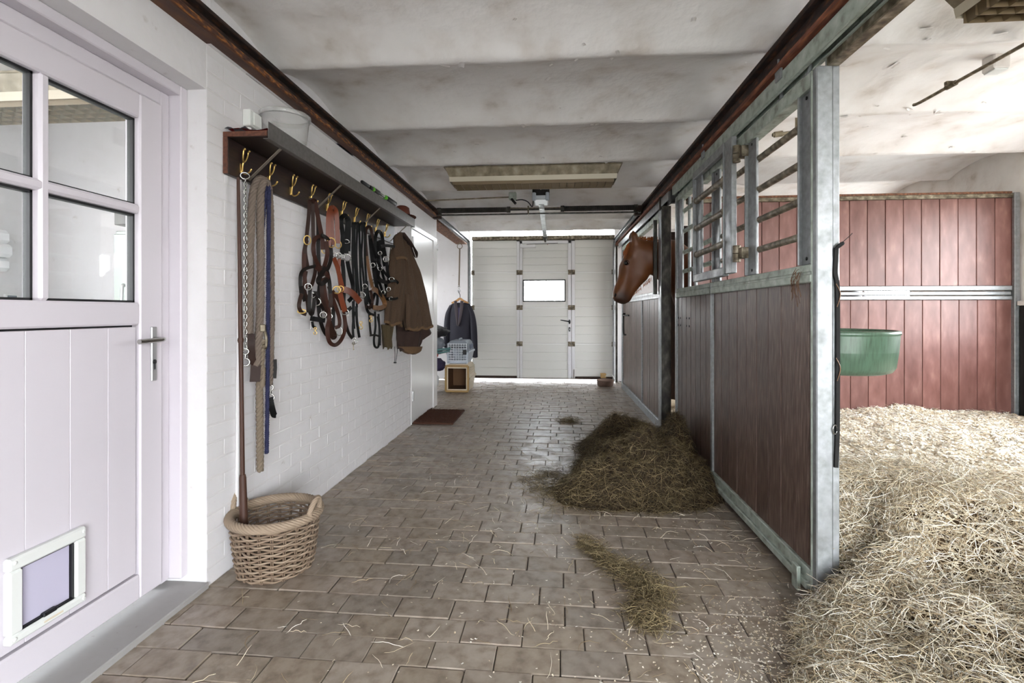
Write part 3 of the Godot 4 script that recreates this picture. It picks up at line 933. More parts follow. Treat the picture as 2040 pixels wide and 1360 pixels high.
	mb.tube(spline([P(1.098, 1.395, 2.062), P(1.112, 1.41, 2.055), P(1.126, 1.42, 2.055)], 4), [.004, .005, .007, .008, .008, .008, .008, .007, .004], 7)
	mb.tube(spline([P(1.12, 1.42, 2.055), P(1.14, 1.44, 2.05), P(1.155, 1.455, 2.05)], 4), .0012, 4)
	part(t, "knot", mb, M.rubber)
	mb = MB.new(); mb.ring(P(1.096, .69, 2.06), Vector3(.35, 0, 1).normalized(), .010, .0022, 6, 16, 1.8); part(t, "snap_ring", mb, M.chrome)
	for q in [1.24, .95]:
		mb = MB.new(); mb.tube(spline([P(1.10, q + .02, 2.06), P(1.114, q - .02, 2.056), P(1.104, q - .07, 2.06)], 5), .0018, 5); part(t, "twine", mb, M.leather_lt)
	t = thing("header_tube", P(1.1, 2.14, 1.9), "grey steel tube running overhead from the near stall post", "tube")
	mb = MB.new(); mb.bxd(1.07, 1.12, 2.115, 2.172, -.6, 2.072, .004); part(t, "tube", mb, M.galv_old)
	t = thing("sliding_rail", P(1.05, 2.18, 2.6), "long green-grey steel door rail under the rusty beam", "rail")
	mb = MB.new()
	mb.bxd(1.012, 1.020, 2.148, 2.222, -.6, 4.40, .002)
	mb.bxd(1.072, 1.080, 2.148, 2.222, -.6, 4.40, .002)
	mb.bxd(1.012, 1.080, 2.214, 2.222, -.6, 4.40, .002)
	mb.bxd(1.020, 1.034, 2.148, 2.156, -.6, 4.40, .001)
	mb.bxd(1.060, 1.072, 2.148, 2.156, -.6, 4.40, .001)
	part(t, "track", mb, M.galv_dull)
	for d in [1.2, 2.35, 3.5]:
		mb = MB.new()
		mb.bxd(1.004, 1.014, 2.19, 2.26, d - .03, d + .03, .002)
		mb.tube([P(1.008, 2.21, d), P(1.008, 2.285, d)], .005, 8)
		part(t, "clamp", mb, M.galv)
	mb = MB.new(); mb.bxd(1.0, 1.085, 2.09, 2.20, 4.40, 4.47, .004); part(t, "end_stop", mb, M.black)
	# ---- dark post between the stalls
	t = thing("steel_column", P(1.04, 0, 4.79), "dark steel column between the two stall fronts", "column")
	mb = MB.new(); mb.bxd(.997, 1.083, 0, 2.13, 4.75, 4.762, .002); mb.bxd(1.03, 1.05, 0, 2.13, 4.762, 4.85); mb.bxd(.997, 1.083, 0, 2.235, 4.85, 4.862, .002)
	part(t, "column", mb, M.steel_dark)
	mb = MB.new(); mb.bxd(.99, .997, 0, 2.10, 4.75, 4.862, .002); part(t, "edge_strip", mb, M.galv)
	mb = MB.new(); mb.bxd(.955, .988, 1.32, 2.03, 4.90, 4.94, .003); part(t, "stop_bar", mb, M.steel_dark)
	# ---- far stall front
	t = thing("stall_barrier", P(1.06, 0, 6.3), "far stall front with pale pink planks that the horse looks over", "stall front")
	mb = MB.new()
	rails_pair(mb, 1.028, 1.085, 4.90, 6.0, 1.282)
	rails_pair(mb, 1.028, 1.085, 6.01, 7.72, 1.282)
	part(t, "middle_rail", mb, M.galv)
	mb = MB.new()
	mb.bxd(1.022, 1.088, .0, .09, 4.87, 7.72, .004)
	part(t, "bottom_rail", mb, M.galv)
	for s in [[4.87, 4.91], [5.985, 6.015], [7.66, 7.73]]:
		mb = MB.new()
		mb.bxd(1.026, 1.088, .0, 1.36 if s[0] < 7.0 else 2.14, s[0], s[1], .004)
		part(t, "stile", mb, M.galv)
	var ed := []
	for k in 9:
		ed.append(4.91 + k * (5.985 - 4.91) / 8.0)
	planks(t, ed, .085, 1.285, 1.042, 1.07, 1)
	ed = []
	for k in 13:
		ed.append(6.015 + k * (7.66 - 6.015) / 12.0)
	planks(t, ed, .085, 1.285, 1.042, 1.07, 3)
	mb = MB.new()
	mb.bxd(1.03, 1.09, 2.07, 2.13, 4.86, 7.73, .004)
	part(t, "top_rail", mb, M.galv_dull)
	mb = MB.new()
	mb.tube(spline([P(1.02, 1.12, 7.3), P(.985, 1.12, 7.28), P(.98, 1.08, 7.2), P(.985, .85, 7.2), P(1.02, .83, 7.2)], 4), .012, 8)
	mb.tube(spline([P(.985, 1.10, 7.22), P(.98, 1.10, 7.05), P(1.02, 1.10, 6.95)], 4), .01, 8)
	part(t, "latch_handle", mb, M.black)
	t = thing("sliding_rail", P(1.05, 2.18, 6.2), "pale door rail above the far stall and the horse", "rail")
	mb = MB.new()
	mb.bxd(1.012, 1.022, 2.145, 2.222, 4.55, 8.0, .002)
	mb.bxd(1.070, 1.080, 2.145, 2.222, 4.55, 8.0, .002)
	mb.bxd(1.012, 1.080, 2.214, 2.222, 4.55, 8.0, .002)
	part(t, "track", mb, M.galv)
	for d in [5.6, 6.6]:
		mb = MB.new(); mb.tube([P(1.046, 2.1, d), P(1.046, 2.18, d)], .012, 8); part(t, "roller_hanger", mb, M.steel_dark)
	for q in [[1.10, 5.72], [1.14, 5.3]]:
		t = thing("timber_post", P(q[0] + .3, 0, q[1] + .4), "dark timber post inside the far stall, %s" % ("right behind the horse's poll" if q[1] > 5.5 else "beside the horse's neck"), "post")
		mb = MB.new(); mb.bxd(q[0] + .24, q[0] + .34, 0, 2.10, q[1] + .38, q[1] + .46, .005); part(t, "shaft", mb, M.timber)
	# ---- partition between the stalls
	t = thing("stall_partition", P(2.37, 0, 4.3), "red-brown boarded partition across the back of the near stall", "partition")
	mb = MB.new()
	mb.bxd(1.11, 3.62, 2.052, 2.084, 4.265, 4.335, .004)
	part(t, "top_rail", mb, M.galv_old)
	mb = MB.new()
	mb.bxd(1.11, 3.62, 2.084, 2.106, 4.285, 4.345, .004)
	part(t, "top_cap", mb, M.wood_brown)
	mb = MB.new()
	for y in [[1.246, 1.276], [1.283, 1.312], [1.32, 1.357]]:
		mb.bxd(1.11, 3.60, y[0], y[1], 4.262 if y[0] != 1.283 else 4.272, 4.335, .004)
	part(t, "middle_rail", mb, M.galv)
	var bx := [1.157]
	while bx[-1] < 3.53:
		bx.append(bx[-1] + .1371)
	bx.append(3.605)
	for row in [[1.357, 2.052], [.0, 1.246]]:
		for i in bx.size() - 1:
			var b := MB.new()
			b.box(Vector3.ZERO, Vector3(bx[i + 1] - bx[i] - .003, row[1] - row[0], .035), .003)
			put(t, "board", b.mesh(), M.board[(i * 5 + (1 if row[0] > 1 else 0)) % 3], Transform3D(Basis(), P((bx[i] + bx[i + 1]) / 2 + (.007 if row[0] < 1 else 0.0), (row[0] + row[1]) / 2, 4.30 + rng.randf_range(-.0008, .0008))))
	mb = MB.new(); mb.bxd(3.605, 3.645, 0, 2.09, 4.25, 4.345, .004); part(t, "end_post", mb, M.galv)
	for x in [1.115, 1.165]:
		pipe(t, "end_pipe", P(x, 0, 4.235), P(x, 2.09, 4.235), .014, M.galv)
	mb = MB.new(); mb.bxd(1.31, 1.37, .4, 2.05, 4.255, 4.275, .003); part(t, "dark_batten", mb, M.timber)
	# ---- green manger
	t = thing("manger", P(1.36, .86, 2.6), "round green plastic manger hung inside the near stall", "manger")
	var half := func(pr: Array, m: Material, called: String):
		var b := MB.new()
		b.lathe(pr, P(1.372, .86, 2.6), 40)
		return part(t, called, b, m)
	half.call([Vector2(0, 0), Vector2(.215, 0), Vector2(.238, .008), Vector2(.252, .03), Vector2(.262, .105)], M.manger, "lower_shell")
	half.call([Vector2(.262, .105), Vector2(.267, .18)], M.manger, "upper_shell")
	half.call([Vector2(.267, .18), Vector2(.272, .188), Vector2(.27, .2), Vector2(.258, .203), Vector2(.25, .19), Vector2(.235, .06), Vector2(.2, .02), Vector2(0, .015)], M.manger, "rim")
	mb = MB.new(); mb.bxd(1.085, 1.13, .97, 1.05, 2.45, 2.75, .004); part(t, "bracket", mb, M.galv_old)
	# ---- electric conduit on the stall ceiling
	t = thing("ceiling_conduit", P(2.09, 2.35, 2.7), "thin brown conduit pipe running under the stall ceiling vaults", "pipe")
	mb = MB.new()
	mb.tube(spline([P(2.085, 2.352, 3.10), P(2.085, 2.345, 3.04), P(2.09, 2.345, 2.75), P(2.10, 2.347, 2.43), P(2.11, 2.345, 1.4)], 5), .009, 8)
	part(t, "pipe", mb, M.galv_old)
	mb = MB.new(); mb.tube([P(2.088, 2.345, 2.86), P(2.09, 2.345, 2.80)], .014, 10); mb.bxd(2.06, 2.115, 2.345, 2.365, 2.82, 2.84, .002); part(t, "clip", mb, M.galv_old)
	t = thing("junction_box", P(2.25, 2.4, 2.77), "small white junction box beside the brown ceiling conduit", "box")
	mb = MB.new(); mb.bxd(2.22, 2.30, 2.385, 2.47, 2.73, 2.81, .006); part(t, "box", mb, M.plaster)
	mb = MB.new(); mb.bxd(2.226, 2.294, 2.378, 2.386, 2.736, 2.804, .003); part(t, "lid", mb, M.flap)
	t = thing("water_pipe", P(1.5, 2.3, 3.2), "short bent water pipe under the near stall ceiling", "pipe")
	mb = MB.new(); mb.tube(spline([P(1.55, 2.44, 3.35), P(1.55, 2.33, 3.35), P(1.53, 2.30, 3.35), P(1.40, 2.285, 3.35)], 5), .012, 8)
	mb.tube([P(1.41, 2.286, 3.35), P(1.46, 2.292, 3.35)], .018, 10)
	part(t, "pipe", mb, M.lamp)

# ------------------------------------------------------------------ ceiling lamps
func ceiling_lamp(at: Vector3, label: String, length := 1.44):
	var t := thing("ceiling_lamp", at, label, "lamp", "louvred fluorescent fittings")
	var L := length / 2
	var pr := func(mb: MB, y0, hw0, l0, y1, hw1, l1):
		var c := []
		for q in [[y0, hw0, l0], [y1, hw1, l1]]:
			for s in [[-1, -1], [1, -1], [1, 1], [-1, 1]]:
				c.append(at + Vector3(s[0] * q[2], q[0], s[1] * q[1]))
		var o: Vector3 = at + Vector3(0, (y0 + y1) / 2.0, 0)
		for k in 4:
			mb.out_quad(c[k], c[(k + 1) % 4], c[4 + (k + 1) % 4], c[4 + k], o)
		return c
	var mb := MB.new()
	var c: Array = pr.call(mb, .055, .118, L, .13, .15, L + .03)
	mb.out_quad(c[4], c[5], c[6], c[7], at)
	mb.bxd(at.x - L - .04, at.x + L + .04, at.y + .128, at.y + .136, -at.z - .16, -at.z + .16)
	part(t, "housing", mb, M.lamp)
	mb = MB.new()
	pr.call(mb, .015, .115, L - .003, .056, .1195, L + .002)
	part(t, "side_band", mb, M.lamp_pale)
	for s in [-.05, .05]:
		mb = MB.new()
		mb.tube([at + Vector3(-L + .06, .055, s), at + Vector3(L - .06, .055, s)], .013, 10)
		part(t, "fluorescent_tube", mb, M.tube)
	var n := int(length / .065)
	for k in n:
		mb = MB.new()
		var x := -L + .03 + k * (length - .06) / (n - 1)
		var w := .108
		mb.out_quad(at + Vector3(x, .04, -w), at + Vector3(x, .04, w), at + Vector3(x + .006, -.012, w * .93), at + Vector3(x + .006, -.012, -w * .93), at + Vector3(x + .02, 0, 0))
		mb.out_quad(at + Vector3(x + .004, .04, -w), at + Vector3(x + .004, .04, w), at + Vector3(x + .007, -.012, w * .93), at + Vector3(x + .007, -.012, -w * .93), at + Vector3(x - .02, 0, 0))
		part(t, "cross_louvre", mb, M.louvre)
	for s in [-.105, -.05, 0.0, .05, .105]:
		mb = MB.new()
		mb.box(at + Vector3(0, .012, s), Vector3(length - .05, .045, .0022))
		part(t, "long_louvre", mb, M.louvre)
	return t

# ------------------------------------------------------------------ sectional door
func hinge_mesh() -> ArrayMesh:
	var mb := MB.new()
	mb.box(Vector3(0, .022, .004), Vector3(.055, .036, .006), .001)
	mb.box(Vector3(0, -.022, .004), Vector3(.055, .036, .006), .001)
	mb.tube([Vector3(-.026, 0, .012), Vector3(.026, 0, .012)], .009, 8)
	for x in [-.017, .017]:
		for y in [-.025, .025]:
			mb.lathe([Vector2(.006, 0), Vector2(.006, .003), Vector2(0, .004)], Vector3(x, y, .007), 8, Basis(Vector3(1, 0, 0), PI / 2))
	return mb.mesh()

func sect_panel(parent: Node, x0: float, x1: float, y0: float, y1: float, d: float, hole := []):
	var mb := MB.new()
	if hole.is_empty():
		var k := 4
		for i in k:
			var a := y0 + (y1 - y0) * i / k + .0025
			var b := y0 + (y1 - y0) * (i + 1) / k - .0025
			mb.bxd(x0, x1, a, b, d, d + .02, .004)
		mb.bxd(x0, x1, y0, y1, d + .004, d + .04)
	else:
		mb.bxd(x0, hole[0], y0, y1, d, d + .04, .002)
		mb.bxd(hole[1], x1, y0, y1, d, d + .04, .002)
		mb.bxd(hole[0], hole[1], y0, hole[2], d, d + .04, .002)
		mb.bxd(hole[0], hole[1], hole[3], y1, d, d + .04, .002)
	part(parent, "panel", mb, M.sect)

func build_garage_door():
	var D := 8.38
	var dr := structure("door_3", "white sectional door with a wicket door and a small window at the end")
	var mb := MB.new()
	var rows := [[.07, .612], [.624, 1.216], [1.228, 1.80], [1.814, 2.345]]
	for i in 4:
		var y0: float = rows[i][0]
		var y1: float = rows[i][1]
		sect_panel(dr, -1.372, -.612, y0 + (.0 if i else .01), y1, D)
		sect_panel(dr, .352, 1.0, y0 + (.0 if i else .01), y1, D)
		if i == 2:
			sect_panel(dr, -.522, .236, y0, y1, D, [-.51, .192, 1.322, 1.684])
		else:
			sect_panel(dr, -.522, .236, y0 - (0.0 if i else .02), y1 - (.06 if i == 3 else 0.0), D)
		if i < 3:
			mb = MB.new()
			mb.bxd(-1.37, .998, y1 - .002, rows[i + 1][0] + .002, D + .006, D + .036)
			part(dr, "section_joint", mb, M.white_door)
	mb = MB.new()
	mb.bxd(-1.372, 1.0, .075, 1.322, D + .036, D + .042)
	mb.bxd(-1.372, 1.0, 1.684, 2.36, D + .036, D + .042)
	mb.bxd(-1.372, -.51, 1.322, 1.684, D + .036, D + .042)
	mb.bxd(.192, 1.0, 1.322, 1.684, D + .036, D + .042)
	part(dr, "outer_skin", mb, M.sect)
	mb = MB.new()
	for s in [[-.612, -.572], [-.566, -.522], [.236, .290], [.296, .352]]:
		mb.bxd(s[0], s[1], .05, 2.335, D - .012, D + .03, .004)
	mb.bxd(-.566, .290, 2.285, 2.335, D - .012, D + .03, .004)
	part(dr, "wicket_frame", mb, M.sect_frame)
	mb = MB.new()
	mb.bxd(-1.375, 1.0, 2.348, 2.418, D - .02, D + .05, .008)
	part(dr, "top_seal", mb, M.galv_old)
	mb = MB.new()
	mb.bxd(-1.372, 1.0, .032, .075, D + .012, D + .045, .004)
	part(dr, "bottom_seal", mb, M.timber)
	mb = MB.new()
	for q in [[1.318, 1.338, -.515, .197], [1.668, 1.688, -.515, .197], [1.338, 1.668, -.515, -.492], [1.338, 1.668, .174, .197]]:
		mb.bxd(q[2], q[3], q[0], q[1], D - .016, D + .045, .005)
	var wf := part(dr, "window_frame", mb, M.gasket)
	mb = MB.new()
	mb.bxd(-.495, .177, 1.335, 1.671, D + .018, D + .022)
	part(wf, "pane", mb, M.glass)
	var hm := hinge_mesh()
	for y in [.618, 1.222, 1.807]:
		for x in [-1.355, -.592, -.544, .263, .324, .978]:
			put(dr, "hinge", hm, M.galv_old, Transform3D(Basis(), P(x, y, D - .012)))
	mb = MB.new()
	mb.lathe([Vector2(.022, 0), Vector2(.022, .008), Vector2(0, .01)], P(.262, .985, D - .012), 16, Basis(Vector3(1, 0, 0), PI / 2) * Basis.from_scale(Vector3(.8, 1, 1.7)))
	mb.tube([P(.262, .99, D - .02), P(.262, .99, D - .055)], .009, 8)
	mb.tube(spline([P(.262, .99, D - .055), P(.2, 1.0, D - .06), P(.11, 1.015, D - .055)], 4), [.011, .011, .011, .010, .010, .010, .009, .008, .006], 8)
	part(dr, "door_handle", mb, M.black)
	mb = MB.new()
	mb.lathe([Vector2(.021, 0), Vector2(.021, .008), Vector2(0, .01)], P(.262, .862, D - .012), 16, Basis(Vector3(1, 0, 0), PI / 2) * Basis.from_scale(Vector3(.8, 1, 1.8)))
	var lk := part(dr, "lock", mb, M.black)
	mb = MB.new()
	mb.bxd(.258, .267, .845, .876, D - .026, D - .02, .001)
	part(lk, "cylinder", mb, M.alu)
	mb = MB.new()
	mb.bxd(-.56, -.295, 2.215, 2.265, D - .07, D - .015, .008)
	var cl := part(dr, "door_closer", mb, M.sect_frame)
	mb = MB.new()
	mb.bar(P(-.45, 2.272, D - .04), P(.07, 2.288, D - .03), .012, .006, Vector3(0, 0, 1))
	part(cl, "closer_arm", mb, M.steel_dark)
	mb = MB.new(); mb.lathe([Vector2(0, -.008), Vector2(.008, 0), Vector2(0, .008)], P(-.10, 2.265, D - .05), 10)
	part(cl, "red_knob", mb, M.red)
	mb = MB.new(); mb.tube([P(.335, .045, D - .02), P(.335, .20, D - .02)], .006, 8)
	part(dr, "drop_bolt", mb, M.galv_old)
	mb = MB.new()
	for x in [.32, -.59]:
		mb.bxd(x - .028, x + .028, 2.326, 2.342, D - .018, D + .02, .002)
	part(dr, "end_cap", mb, M.steel_dark)
	# tracks, shaft, springs
	var t := thing("door_track", P(-1.39, 0, 8.2), "left galvanised track of the sectional door", "track")
	var track := func(parent: Node, x: float, s: float):
		var m := MB.new()
		var path := [P(x, .02, 8.27), P(x, 1.0, 8.27), P(x, 2.0, 8.27), P(x, 2.12, 8.265), P(x, 2.22, 8.22), P(x, 2.28, 8.12), P(x, 2.295, 8.0), P(x, 2.30, 7.0), P(x, 2.30, 5.80)]
		m.strap(spline(path, 5), .052, .004, Vector3(1, 0, 0))
		var inner := []
		for p in spline(path, 5):
			inner.append(p + Vector3(s * .02, 0, 0))
		part(parent, "rail", m, M.galv)
		for off in [.024, -.024]:
			m = MB.new()
			var q := []
			var ps := spline(path, 5)
			for i in ps.size():
				var tn: Vector3 = (ps[mini(i + 1, ps.size() - 1)] - ps[maxi(i - 1, 0)]).normalized()
				q.append(ps[i] + tn.cross(Vector3(1, 0, 0)) * off + Vector3(s * .014, 0, 0))
			m.strap(q, .004, .028, Vector3(1, 0, 0))
			part(parent, "rail_lip", m, M.galv)
		return
	track.call(t, -1.405, 1.0)
	mb = MB.new(); mb.bxd(-1.43, -1.395, .0, 2.34, 8.30, 8.34, .003); part(t, "jamb_angle", mb, M.steel_dark)
	t = thing("door_track", P(1.0, 0, 8.2), "right galvanised track of the sectional door beside the far stall", "track")
	track.call(t, .985, -1.0)
	mb = MB.new(); mb.bxd(1.005, 1.04, .0, 2.34, 8.30, 8.34, .003); part(t, "jamb_angle", mb, M.steel_dark)
	mb = MB.new(); mb.tube(spline([P(.985, .06, 8.22), P(.93, .14, 8.2), P(.86, .12, 8.22), P(.83, .10, 8.25)], 5), .006, 6); part(t, "cable", mb, M.flap)
	mb = MB.new(); mb.bxd(.76, .85, .075, .15, 8.24, 8.33, .006); part(t, "edge_sensor", mb, M.tan_plastic)
	t = thing("torsion_shaft", P(-.18, 2.335, 5.8), "dark torsion spring shaft across the aisle under the ceiling", "spring shaft")
	mb = MB.new(); mb.tube([P(-1.38, 2.335, 5.8), P(.98, 2.335, 5.8)], .013, 10); part(t, "shaft", mb, M.steel_dark)
	mb = MB.new()
	mb.bxd(-1.375, .97, 2.278, 2.292, 5.79, 5.83, .002)
	part(t, "angle_bar", mb, M.steel_dark)
	for s in [[-1.34, -.52], [.10, .93]]:
		mb = MB.new()
		var p := []
		var turns := int((s[1] - s[0]) / .011)
		for i in turns * 8 + 1:
			var a := TAU * i / 8.0
			p.append(P(s[0] + (s[1] - s[0]) * i / (turns * 8.0), 2.335 + .027 * sin(a), 5.8 + .027 * cos(a)))
		mb.tube(p, .0056, 5)
		part(t, "spring", mb, M.steel_dark)
		for x in [s[0], s[1]]:
			mb = MB.new()
			mb.tube([P(x - .02, 2.335, 5.8), P(x + .02, 2.335, 5.8)], .036, 12)
			part(t, "spring_cone", mb, M.steel_dark)
	for x in [-1.375, .965]:
		mb = MB.new()
		mb.tube([P(x - .03, 2.325, 5.8), P(x + .03, 2.325, 5.8)], .036, 18)
		mb.tube([P(x - .036, 2.325, 5.8), P(x - .03, 2.325, 5.8)], .04, 18)
		mb.bxd(x - .045, x + .045, 2.255, 2.345, 5.82, 5.90, .004)
		part(t, "cable_drum", mb, M.timber)
	mb = MB.new(); mb.bxd(-.30, -.285, 2.27, 2.37, 5.77, 5.83, .002); mb.tube([P(-.5, 2.345, 5.76), P(-.3, 2.34, 5.76), P(.08, 2.34, 5.76)], .007, 8); part(t, "centre_bearing", mb, M.galv_old)
	t = thing("door_opener", P(-.135, 2.4, 5.4), "black and silver garage door opener motor under the ceiling", "motor")
	mb = MB.new(); mb.bxd(-.225, -.045, 2.37, 2.47, 5.30, 5.6, .02); part(t, "cover", mb, M.black)
	mb = MB.new(); mb.bxd(-.21, -.06, 2.325, 2.372, 5.26, 5.58, .01)
	var cv := part(t, "light_cover", mb, M.carrier_white)
	for x in [-.205, -.065]:
		mb = MB.new(); mb.bxd(x - .02, x + .02, 2.315, 2.40, 5.245, 5.285, .008); part(cv, "clip", mb, M.carrier_pale)
	mb = MB.new()
	mb.bxd(-.165, -.105, 2.322, 2.328, 5.5, 8.25, .001)
	for x in [-.165, -.110]:
		mb.bxd(x, x + .005, 2.322, 2.352, 5.5, 8.25, .001)
	part(t, "drive_rail", mb, M.galv)
	mb = MB.new(); mb.bxd(-.17, -.10, 2.31, 2.36, 7.9, 8.0, .004); mb.bxd(-.15, -.12, 2.28, 2.325, 7.92, 8.2, .004); part(t, "trolley", mb, M.steel_dark)
	t = thing("ceiling_socket", P(-.42, 2.35, 5.3), "grey ceiling socket with a black plug next to the opener motor", "socket")
	mb = MB.new(); mb.bxd(-.475, -.395, 2.345, 2.42, 5.3, 5.38, .006); part(t, "box", mb, M.galv_dull)
	mb = MB.new(); mb.tube([P(-.445, 2.345, 5.30), P(-.40, 2.29, 5.28)], .014, 8)
	mb.tube(spline([P(-.40, 2.335, 5.32), P(-.33, 2.335, 5.3), P(-.27, 2.31, 5.3), P(-.225, 2.26, 5.3), P(-.215, 2.34, 5.32)], 6), .006, 6); part(t, "plug", mb, M.black)
	mb = MB.new(); mb.tube([P(-1.40, 2.352, 5.34), P(-.47, 2.375, 5.34)], .008, 6); part(t, "conduit", mb, M.lamp)

# ------------------------------------------------------------------ tack on the left wall
const FACE := Vector3(.55, 0, .83)

func band(t: Node, called: String, pts: Array, w: float, m: Material, th: float, per: int):
	var mb := MB.new()
	mb.strap(spline(pts, per), w, th, FACE)
	return part(t, called, mb, m)

func cord(t: Node, called: String, pts: Array, r: float, m: Material):
	var mb := MB.new()
	mb.tube(spline(pts, 6), r, 8)
	return part(t, called, mb, m)

func loop(t: Node, called: String, at: Vector3, rad: float, r: float, m: Material, squash: float):
	var mb := MB.new()
	mb.ring(at, FACE, rad, r, 6, 18, squash)
	return part(t, called, mb, m)

func snap(t: Node, at: Vector3, ln: float, m: Material):   # bolt snap: eye, barrel, hook
	var mb := MB.new()
	var x := Vector3(FACE.z, 0, -FACE.x)
	mb.ring(at + Vector3(0, -ln * .16, 0), FACE, ln * .15, ln * .045, 6, 14)
	mb.tube([at + Vector3(0, -ln * .32, 0), at + Vector3(0, -ln * .52, 0)], ln * .075, 8)
	var p := []
	for k in 12:
		var a := PI * .5 - TAU * .86 * k / 11.0
		p.append(at + Vector3(0, -ln * .72, 0) + (x * cos(a) + Vector3.UP * sin(a)) * ln * .2)
	mb.tube(p, ln * .05, 6)
	return part(t, "snap_hook", mb, m)

func key(t: Node, at: Vector3):
	var mb := MB.new()
	mb.ring(at, FACE, .008, .0025, 5, 12)
	mb.bar(at + Vector3(0, -.006, 0), at + Vector3(0, -.045, 0), .006, .002, Vector3(1, 0, -.6))
	mb.box(at + Vector3(.003, -.04, 0), Vector3(.008, .004, .002))
	part(t, "key", mb, M.galv_old)

func twisted(mb: MB, pts: Array, r: float, strands: int, pitch: float, sides := 6):   # laid rope
	var dist := 0.0
	var lines := []
	for s in strands:
		lines.append([])
	var u := Vector3.RIGHT
	for i in pts.size():
		if i:
			dist += pts[i].distance_to(pts[i - 1])
		var tn: Vector3 = (pts[mini(i + 1, pts.size() - 1)] - pts[maxi(i - 1, 0)]).normalized()
		u = (u - tn * u.dot(tn)).normalized()
		var w := tn.cross(u)
		for s in strands:
			var a := TAU * (float(s) / strands + dist / pitch)
			lines[s].append(pts[i] + (u * cos(a) + w * sin(a)) * r * (.5 if strands < 7 else .72))
	for s in strands:
		mb.tube(lines[s], r * .62 if strands < 4 else (r * .5 if strands < 7 else r * .34), sides)

func resample(pts: Array, step: float) -> Array:
	var c := Curve3D.new()
	for p in pts:
		c.add_point(p)
	var out := []
	var n := int(ceil(c.get_baked_length() / step))
	for i in n + 1:
		out.append(c.sample_baked(c.get_baked_length() * i / n))
	return out

func hook_mesh() -> ArrayMesh:   # forked brass hook, local: wall at x = 0, hook grows to +x
	var mb := MB.new()
	mb.tube(spline([Vector3(.004, .0, 0), Vector3(.010, .035, 0), Vector3(.014, .055, 0)], 3), .0052, 8)
	for s in [-1.0, 1.0]:
		mb.tube(spline([Vector3(.014, .052, 0), Vector3(.020, .068, s * .012), Vector3(.026, .092, s * .019), Vector3(.030, .112, s * .020), Vector3(.040, .120, s * .019)], 4), [.0052, .005, .005, .0048, .0048, .0046, .0046, .0044, .0044, .0044, .0044, .0044, .005, .0058, .006, .006, .005], 8)
	mb.tube(spline([Vector3(.012, .05, 0), Vector3(.010, .02, 0), Vector3(.012, .0, 0), Vector3(.028, -.008, 0), Vector3(.048, .0, 0), Vector3(.060, .018, 0)], 4), [.005, .005, .005, .005, .005, .005, .005, .005, .0048, .0046, .0046, .0046, .0044, .0044, .0044, .0044, .0044, .005, .0056, .006, .005], 8)
	mb.box(Vector3(.002, .022, 0), Vector3(.004, .05, .016), .0015)
	return mb.mesh()

